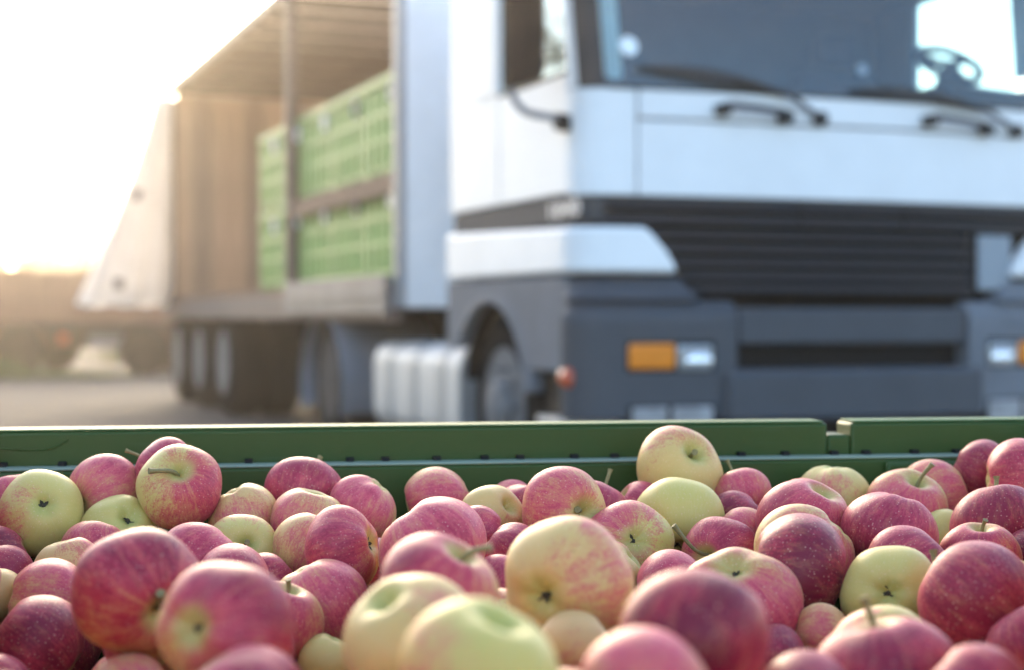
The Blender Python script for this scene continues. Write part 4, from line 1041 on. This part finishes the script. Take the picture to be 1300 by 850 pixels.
HEAP = [
(0.443,1.046,0.687,0.0375),(-0.043,1.086,0.664,0.0338),(0.681,0.934,0.682,0.0337),(0.692,0.668,0.740,0.0357),(-0.087,0.565,0.666,0.0363),
(-0.394,0.705,0.660,0.0379),(0.110,1.003,0.682,0.0375),(0.583,1.195,0.749,0.0353),(0.337,0.898,0.696,0.0340),(0.399,0.720,0.675,0.0385),
(0.468,1.174,0.713,0.0371),(0.577,1.284,0.698,0.0359),(-0.006,0.460,0.678,0.0381),(-0.521,1.412,0.674,0.0370),(0.502,1.236,0.695,0.0365),
(0.349,0.736,0.749,0.0356),(0.513,1.068,0.729,0.0347),(0.686,0.832,0.751,0.0345),(0.160,0.556,0.679,0.0349),(-0.292,0.663,0.738,0.0360),
(0.053,0.513,0.696,0.0359),(0.052,0.671,0.662,0.0341),(0.609,0.887,0.685,0.0338),(0.634,0.745,0.661,0.0338),(-0.360,0.840,0.677,0.0361),
(0.559,0.985,0.683,0.0348),(-0.135,0.437,0.688,0.0339),(-0.404,1.134,0.713,0.0348),(0.436,0.630,0.705,0.0372),(0.621,0.671,0.672,0.0347),
(0.267,0.549,0.678,0.0368),(0.544,0.715,0.699,0.0382),(0.220,0.486,0.676,0.0347),(0.421,0.949,0.712,0.0377),(-0.326,0.866,0.754,0.0361),
(-0.356,0.957,0.750,0.0366),(-0.219,0.583,0.681,0.0380),(0.371,0.823,0.700,0.0347),(-0.353,0.472,0.704,0.0369),(-0.272,0.525,0.674,0.0353),
(-0.442,0.934,0.703,0.0335),(-0.289,0.423,0.713,0.0369),(-0.137,0.612,0.712,0.0367),(-0.476,1.319,0.747,0.0377),(-0.425,0.830,0.718,0.0341),
(0.246,0.707,0.677,0.0372),(0.252,0.644,0.711,0.0353),(0.568,1.134,0.689,0.0364),(0.553,0.577,0.734,0.0371),(-0.387,0.690,0.732,0.0370),
(0.661,0.602,0.692,0.0374),(-0.227,0.432,0.675,0.0355),(-0.333,0.413,0.660,0.0347),(0.527,0.604,0.671,0.0377),(-0.097,0.667,0.673,0.0358),
(-0.176,0.531,0.740,0.0372),(0.060,1.224,0.670,0.0384),(0.413,0.525,0.712,0.0363),(-0.450,0.992,0.742,0.0358),(0.206,0.531,0.751,0.0338),
(0.593,0.845,0.741,0.0347),(-0.383,0.909,0.661,0.0378),(0.313,0.770,0.682,0.0376),(0.685,0.816,0.669,0.0340),(0.497,0.622,0.745,0.0359),
(0.591,1.068,0.686,0.0354),(0.485,0.900,0.717,0.0340),(0.077,0.590,0.685,0.0348),(0.579,1.547,0.694,0.0374),(0.463,0.750,0.736,0.0358),
(-0.017,0.545,0.675,0.0353),(-0.426,0.795,0.661,0.0336),(0.468,0.790,0.671,0.0351),(0.098,1.091,0.669,0.0357),(0.244,1.035,0.671,0.0383),
(-0.070,0.510,0.709,0.0349),(0.470,0.523,0.660,0.0345),(0.119,0.493,0.729,0.0353),(-0.358,0.617,0.730,0.0344),(0.363,0.575,0.744,0.0342),
(-0.119,1.394,0.668,0.0347),(0.647,1.033,0.725,0.0342),(0.506,1.486,0.700,0.0349),(-0.480,1.271,0.671,0.0351),(0.594,0.708,0.748,0.0350),
(-0.315,0.723,0.690,0.0344),(-0.526,1.445,0.753,0.0347),(0.023,1.469,0.661,0.0354),(0.524,0.789,0.717,0.0351),(0.172,0.699,0.684,0.0361),
(0.319,1.451,0.668,0.0346),(0.595,1.429,0.661,0.0378),(-0.020,0.448,0.754,0.0362),(0.324,0.506,0.668,0.0361),(0.110,0.928,0.681,0.0354),
(0.525,1.349,0.667,0.0360),(0.469,1.558,0.667,0.0349),(0.490,0.525,0.736,0.0349),(-0.006,1.152,0.664,0.0363),(-0.229,0.482,0.748,0.0358),
(0.567,1.372,0.719,0.0340),(0.347,0.668,0.662,0.0341),(0.733,0.608,0.671,0.0340),(0.362,0.937,0.750,0.0361),(0.732,0.572,0.737,0.0378),
(-0.464,1.182,0.716,0.0377),(-0.238,0.838,0.672,0.0352),(0.386,1.235,0.681,0.0347),(-0.323,0.537,0.735,0.0339),(0.469,1.255,0.753,0.0360),
(-0.019,0.775,0.686,0.0339),(0.447,1.276,0.678,0.0368),(0.381,0.651,0.740,0.0340),(0.616,1.221,0.681,0.0346),(0.302,0.692,0.725,0.0346),
(0.146,0.624,0.716,0.0374),(0.048,0.790,0.664,0.0382),(0.306,0.788,0.748,0.0336),(0.623,1.001,0.668,0.0360),(-0.067,0.889,0.663,0.0375),
(0.265,1.565,0.663,0.0366),(0.695,0.750,0.714,0.0351),(-0.370,0.982,0.672,0.0362),(0.531,1.611,0.684,0.0366),(0.033,0.893,0.664,0.0361),
(-0.050,0.610,0.700,0.0348),(-0.240,0.683,0.686,0.0367),(-0.173,0.969,0.668,0.0371),(0.614,1.113,0.743,0.0339),(-0.293,1.419,0.669,0.0384),
(-0.008,0.530,0.742,0.0354),(-0.228,0.766,0.679,0.0378),(0.479,1.323,0.740,0.0363),(-0.423,1.043,0.696,0.0376),(0.416,0.879,0.674,0.0338),
(0.617,0.555,0.723,0.0343),(0.588,0.973,0.747,0.0363),(-0.054,1.208,0.691,0.0379),(0.362,0.963,0.674,0.0339),(0.560,0.647,0.716,0.0343),
(0.590,0.779,0.744,0.0335),(0.636,1.143,0.661,0.0359),(0.291,0.563,0.743,0.0371),(0.538,0.923,0.670,0.0351),(-0.088,0.742,0.692,0.0336),
(0.509,1.001,0.747,0.0363),(-0.290,0.635,0.661,0.0375),(-0.186,0.504,0.661,0.0381),(0.448,0.830,0.725,0.0360),(0.512,1.421,0.725,0.0342),
(0.596,1.343,0.662,0.0383),(0.423,1.126,0.680,0.0342),(-0.158,0.720,0.681,0.0342),(0.571,1.493,0.749,0.0344),(-0.272,1.200,0.692,0.0344),
(-0.027,0.685,0.661,0.0384),(-0.322,0.777,0.731,0.0361),(0.418,1.083,0.746,0.0346),(-0.067,1.021,0.664,0.0338),(-0.105,0.441,0.753,0.0338),
(0.619,1.326,0.731,0.0336),(0.157,0.780,0.678,0.0384),(-0.395,0.557,0.738,0.0337),(-0.257,0.592,0.755,0.0363),(0.546,0.850,0.689,0.0349),
(-0.388,0.616,0.666,0.0353),(0.324,0.615,0.710,0.0340),(0.489,1.116,0.679,0.0344),(-0.235,1.501,0.664,0.0336),(0.409,1.011,0.753,0.0371),
(-0.460,1.118,0.670,0.0336),(0.062,1.545,0.670,0.0347),(0.712,0.711,0.664,0.0338),(0.614,1.264,0.752,0.0339),(0.607,0.572,0.661,0.0337),
(0.018,1.319,0.667,0.0336),(-0.466,1.113,0.741,0.0360),(-0.521,1.371,0.729,0.0336),(-0.362,0.531,0.668,0.0353),(-0.112,1.513,0.662,0.0339),
(0.149,0.483,0.664,0.0372),(0.050,0.467,0.753,0.0372),(0.562,1.604,0.755,0.0357),(-0.415,0.898,0.755,0.0359),(-0.405,0.773,0.748,0.0362),
(-0.005,0.960,0.669,0.0343),(0.026,0.640,0.716,0.0368),(0.322,0.859,0.752,0.0351),(0.207,0.958,0.664,0.0353),(0.621,0.629,0.751,0.0378),
(-0.163,0.901,0.663,0.0339),(0.592,0.806,0.674,0.0335),(-0.325,1.485,0.660,0.0344),(0.281,1.504,0.710,0.0348),(0.163,1.563,0.660,0.0368),
(-0.374,0.431,0.754,0.0339),(-0.300,1.265,0.672,0.0345),(0.039,1.162,0.715,0.0337),(0.379,0.579,0.673,0.0381),(0.201,0.636,0.663,0.0352),
(0.594,1.427,0.753,0.0376),(0.646,0.924,0.752,0.0347),(0.348,0.501,0.744,0.0343),(0.103,0.677,0.710,0.0338),(0.479,0.988,0.662,0.0368),
(-0.494,1.243,0.747,0.0344),(0.448,0.687,0.751,0.0339),(-0.301,0.795,0.661,0.0352),(0.476,0.706,0.676,0.0385),(-0.196,0.423,0.735,0.0362),
(-0.300,0.892,0.661,0.0343),(0.484,0.859,0.663,0.0354),(-0.056,1.350,0.668,0.0336),(0.394,1.415,0.661,0.0337),(-0.011,0.843,0.676,0.0343),
(-0.077,0.803,0.667,0.0356),(-0.054,1.478,0.663,0.0338),(-0.183,0.647,0.668,0.0344),(0.281,0.883,0.662,0.0347),(0.535,0.535,0.680,0.0337),
(0.212,0.592,0.721,0.0336),(0.542,0.919,0.752,0.0354),(0.428,0.896,0.753,0.0345),(0.102,0.877,0.726,0.0357),(-0.502,1.344,0.663,0.0379),
(0.377,1.023,0.691,0.0337),(0.531,1.146,0.747,0.0357),(0.282,0.493,0.750,0.0343),(0.541,1.294,0.754,0.0340),(-0.432,1.219,0.665,0.0351),
(-0.456,0.986,0.666,0.0337),(-0.406,1.462,0.662,0.0362),(-0.303,0.477,0.753,0.0339),(0.366,1.594,0.663,0.0335),(0.238,1.424,0.614,0.0364),
(0.103,1.054,0.603,0.0361),(-0.074,1.314,0.611,0.0372),(-0.157,1.509,0.602,0.0339),(0.330,0.790,0.611,0.0357),(-0.422,1.047,0.625,0.0343),
(0.570,0.815,0.602,0.0374),(0.126,1.249,0.604,0.0381),(0.479,1.207,0.617,0.0365),(0.626,0.857,0.625,0.0383),(0.212,1.042,0.609,0.0343),
(0.293,1.234,0.605,0.0351),(0.279,1.027,0.602,0.0363),(0.449,1.511,0.608,0.0381),(-0.095,1.151,0.611,0.0383),(0.495,1.447,0.619,0.0376),
(0.330,1.104,0.612,0.0353),(0.244,1.141,0.612,0.0375),(-0.068,0.739,0.623,0.0361),(-0.349,0.572,0.616,0.0344),(0.199,1.269,0.612,0.0340),
(-0.426,1.388,0.610,0.0377),(-0.215,1.179,0.609,0.0354),(0.257,0.770,0.623,0.0372),(0.672,0.605,0.618,0.0349),(0.391,0.787,0.641,0.0357),
(-0.051,1.402,0.613,0.0379),(0.130,0.920,0.614,0.0344),(0.192,0.853,0.618,0.0359),(0.349,1.500,0.619,0.0382),(0.482,0.669,0.615,0.0369),
(0.439,1.142,0.607,0.0375),(0.321,0.952,0.623,0.0344),(0.027,1.395,0.614,0.0355),(0.284,0.667,0.626,0.0338),(-0.226,0.636,0.606,0.0355),
(-0.281,0.951,0.631,0.0360),(0.145,1.128,0.610,0.0356),(0.399,1.077,0.616,0.0340),(-0.174,0.852,0.616,0.0353),(0.122,0.793,0.611,0.0343),
(-0.330,0.840,0.614,0.0351),(-0.074,0.464,0.657,0.0336),(0.247,0.570,0.608,0.0348),(0.532,0.548,0.601,0.0373),(0.189,1.474,0.639,0.0372),
(-0.311,1.108,0.605,0.0378),(0.555,1.559,0.603,0.0342),(-0.281,0.458,0.647,0.0337),(0.095,1.311,0.604,0.0343),(-0.002,1.071,0.601,0.0367),
(0.359,0.517,0.608,0.0380),(0.433,1.018,0.612,0.0353),(-0.165,1.451,0.638,0.0381),(0.036,1.193,0.605,0.0345),(0.091,0.849,0.658,0.0378),
(0.197,1.335,0.615,0.0340),(-0.170,1.323,0.633,0.0345),(-0.148,1.066,0.619,0.0357),(0.542,1.071,0.603,0.0375),(-0.247,1.400,0.619,0.0345),
(0.345,1.033,0.616,0.0343),(-0.126,0.968,0.614,0.0384),(-0.122,0.609,0.626,0.0349),(0.101,0.622,0.631,0.0351),(0.693,0.747,0.603,0.0341),
(-0.006,0.622,0.639,0.0350),(-0.496,1.408,0.610,0.0346),(0.547,1.240,0.636,0.0366),(0.264,0.500,0.620,0.0358),(-0.011,1.528,0.651,0.0335),
(0.401,1.257,0.622,0.0335),(0.105,1.162,0.664,0.0360),(-0.282,1.168,0.626,0.0354),(-0.487,1.187,0.620,0.0370),(0.541,0.668,0.646,0.0340),
(-0.088,1.228,0.630,0.0359),(-0.219,0.701,0.616,0.0343),(-0.139,0.787,0.612,0.0351),(0.574,1.487,0.629,0.0335),(0.615,1.250,0.616,0.0366),
(0.292,0.604,0.643,0.0354),(-0.321,1.350,0.647,0.0338),(0.414,0.645,0.634,0.0348),(-0.253,1.312,0.626,0.0369),(0.105,0.729,0.658,0.0353),
(0.137,1.427,0.637,0.0341),(0.338,0.852,0.645,0.0346),(-0.038,0.513,0.615,0.0361),(-0.446,0.880,0.650,0.0335),(0.335,1.381,0.645,0.0354),
(0.258,1.288,0.631,0.0338),(0.456,0.594,0.648,0.0366),(-0.291,1.482,0.600,0.0349),(-0.265,0.576,0.620,0.0356),(0.577,1.013,0.609,0.0338),
(-0.009,0.775,0.600,0.0341),
]
items = []
for X, Y, Z, r in HEAP:
    a = Vector((rnd.gauss(0, 1), rnd.gauss(0, 1), rnd.gauss(0, 1))); b = Vector((rnd.gauss(0, 1), rnd.gauss(0, 1), rnd.gauss(0, 1)))
    items.append((rnd.randrange(4), r, np.array(basis(a, b)), np.array((X, Y, Z)), rnd.choice((.9, .8, .6, .3)), rnd.uniform(.2, .7), rnd.uniform(.2, .8), rnd.random()))
o = bpy.data.objects.new('apple_heap', apple_mesh(items, True)); C.objects.link(o)
tag(o, 'the rest of the apples filling the crate under and around the ones in view', 'apples', kind='stuff')

# ---------------------------------------------------------------- haze over the whole yard
hm = bpy.data.materials.new('haze'); hm.use_nodes = True
N = hm.node_tree.nodes; N.remove(N['Principled BSDF'])
pv = N.new('ShaderNodeVolumePrincipled')
pv.inputs['Color'].default_value = (1.0, 0.92, 0.82, 1)
pv.inputs['Density'].default_value = 0.0030
pv.inputs['Anisotropy'].default_value = 0.88
hm.node_tree.links.new(pv.outputs[0], N['Material Output'].inputs['Volume'])
tag(MB().box(-151, 151, -61, 171, -1, 11).build('haze', hm, smooth=None), 'pale warm haze over the yard', 'haze', kind='stuff')
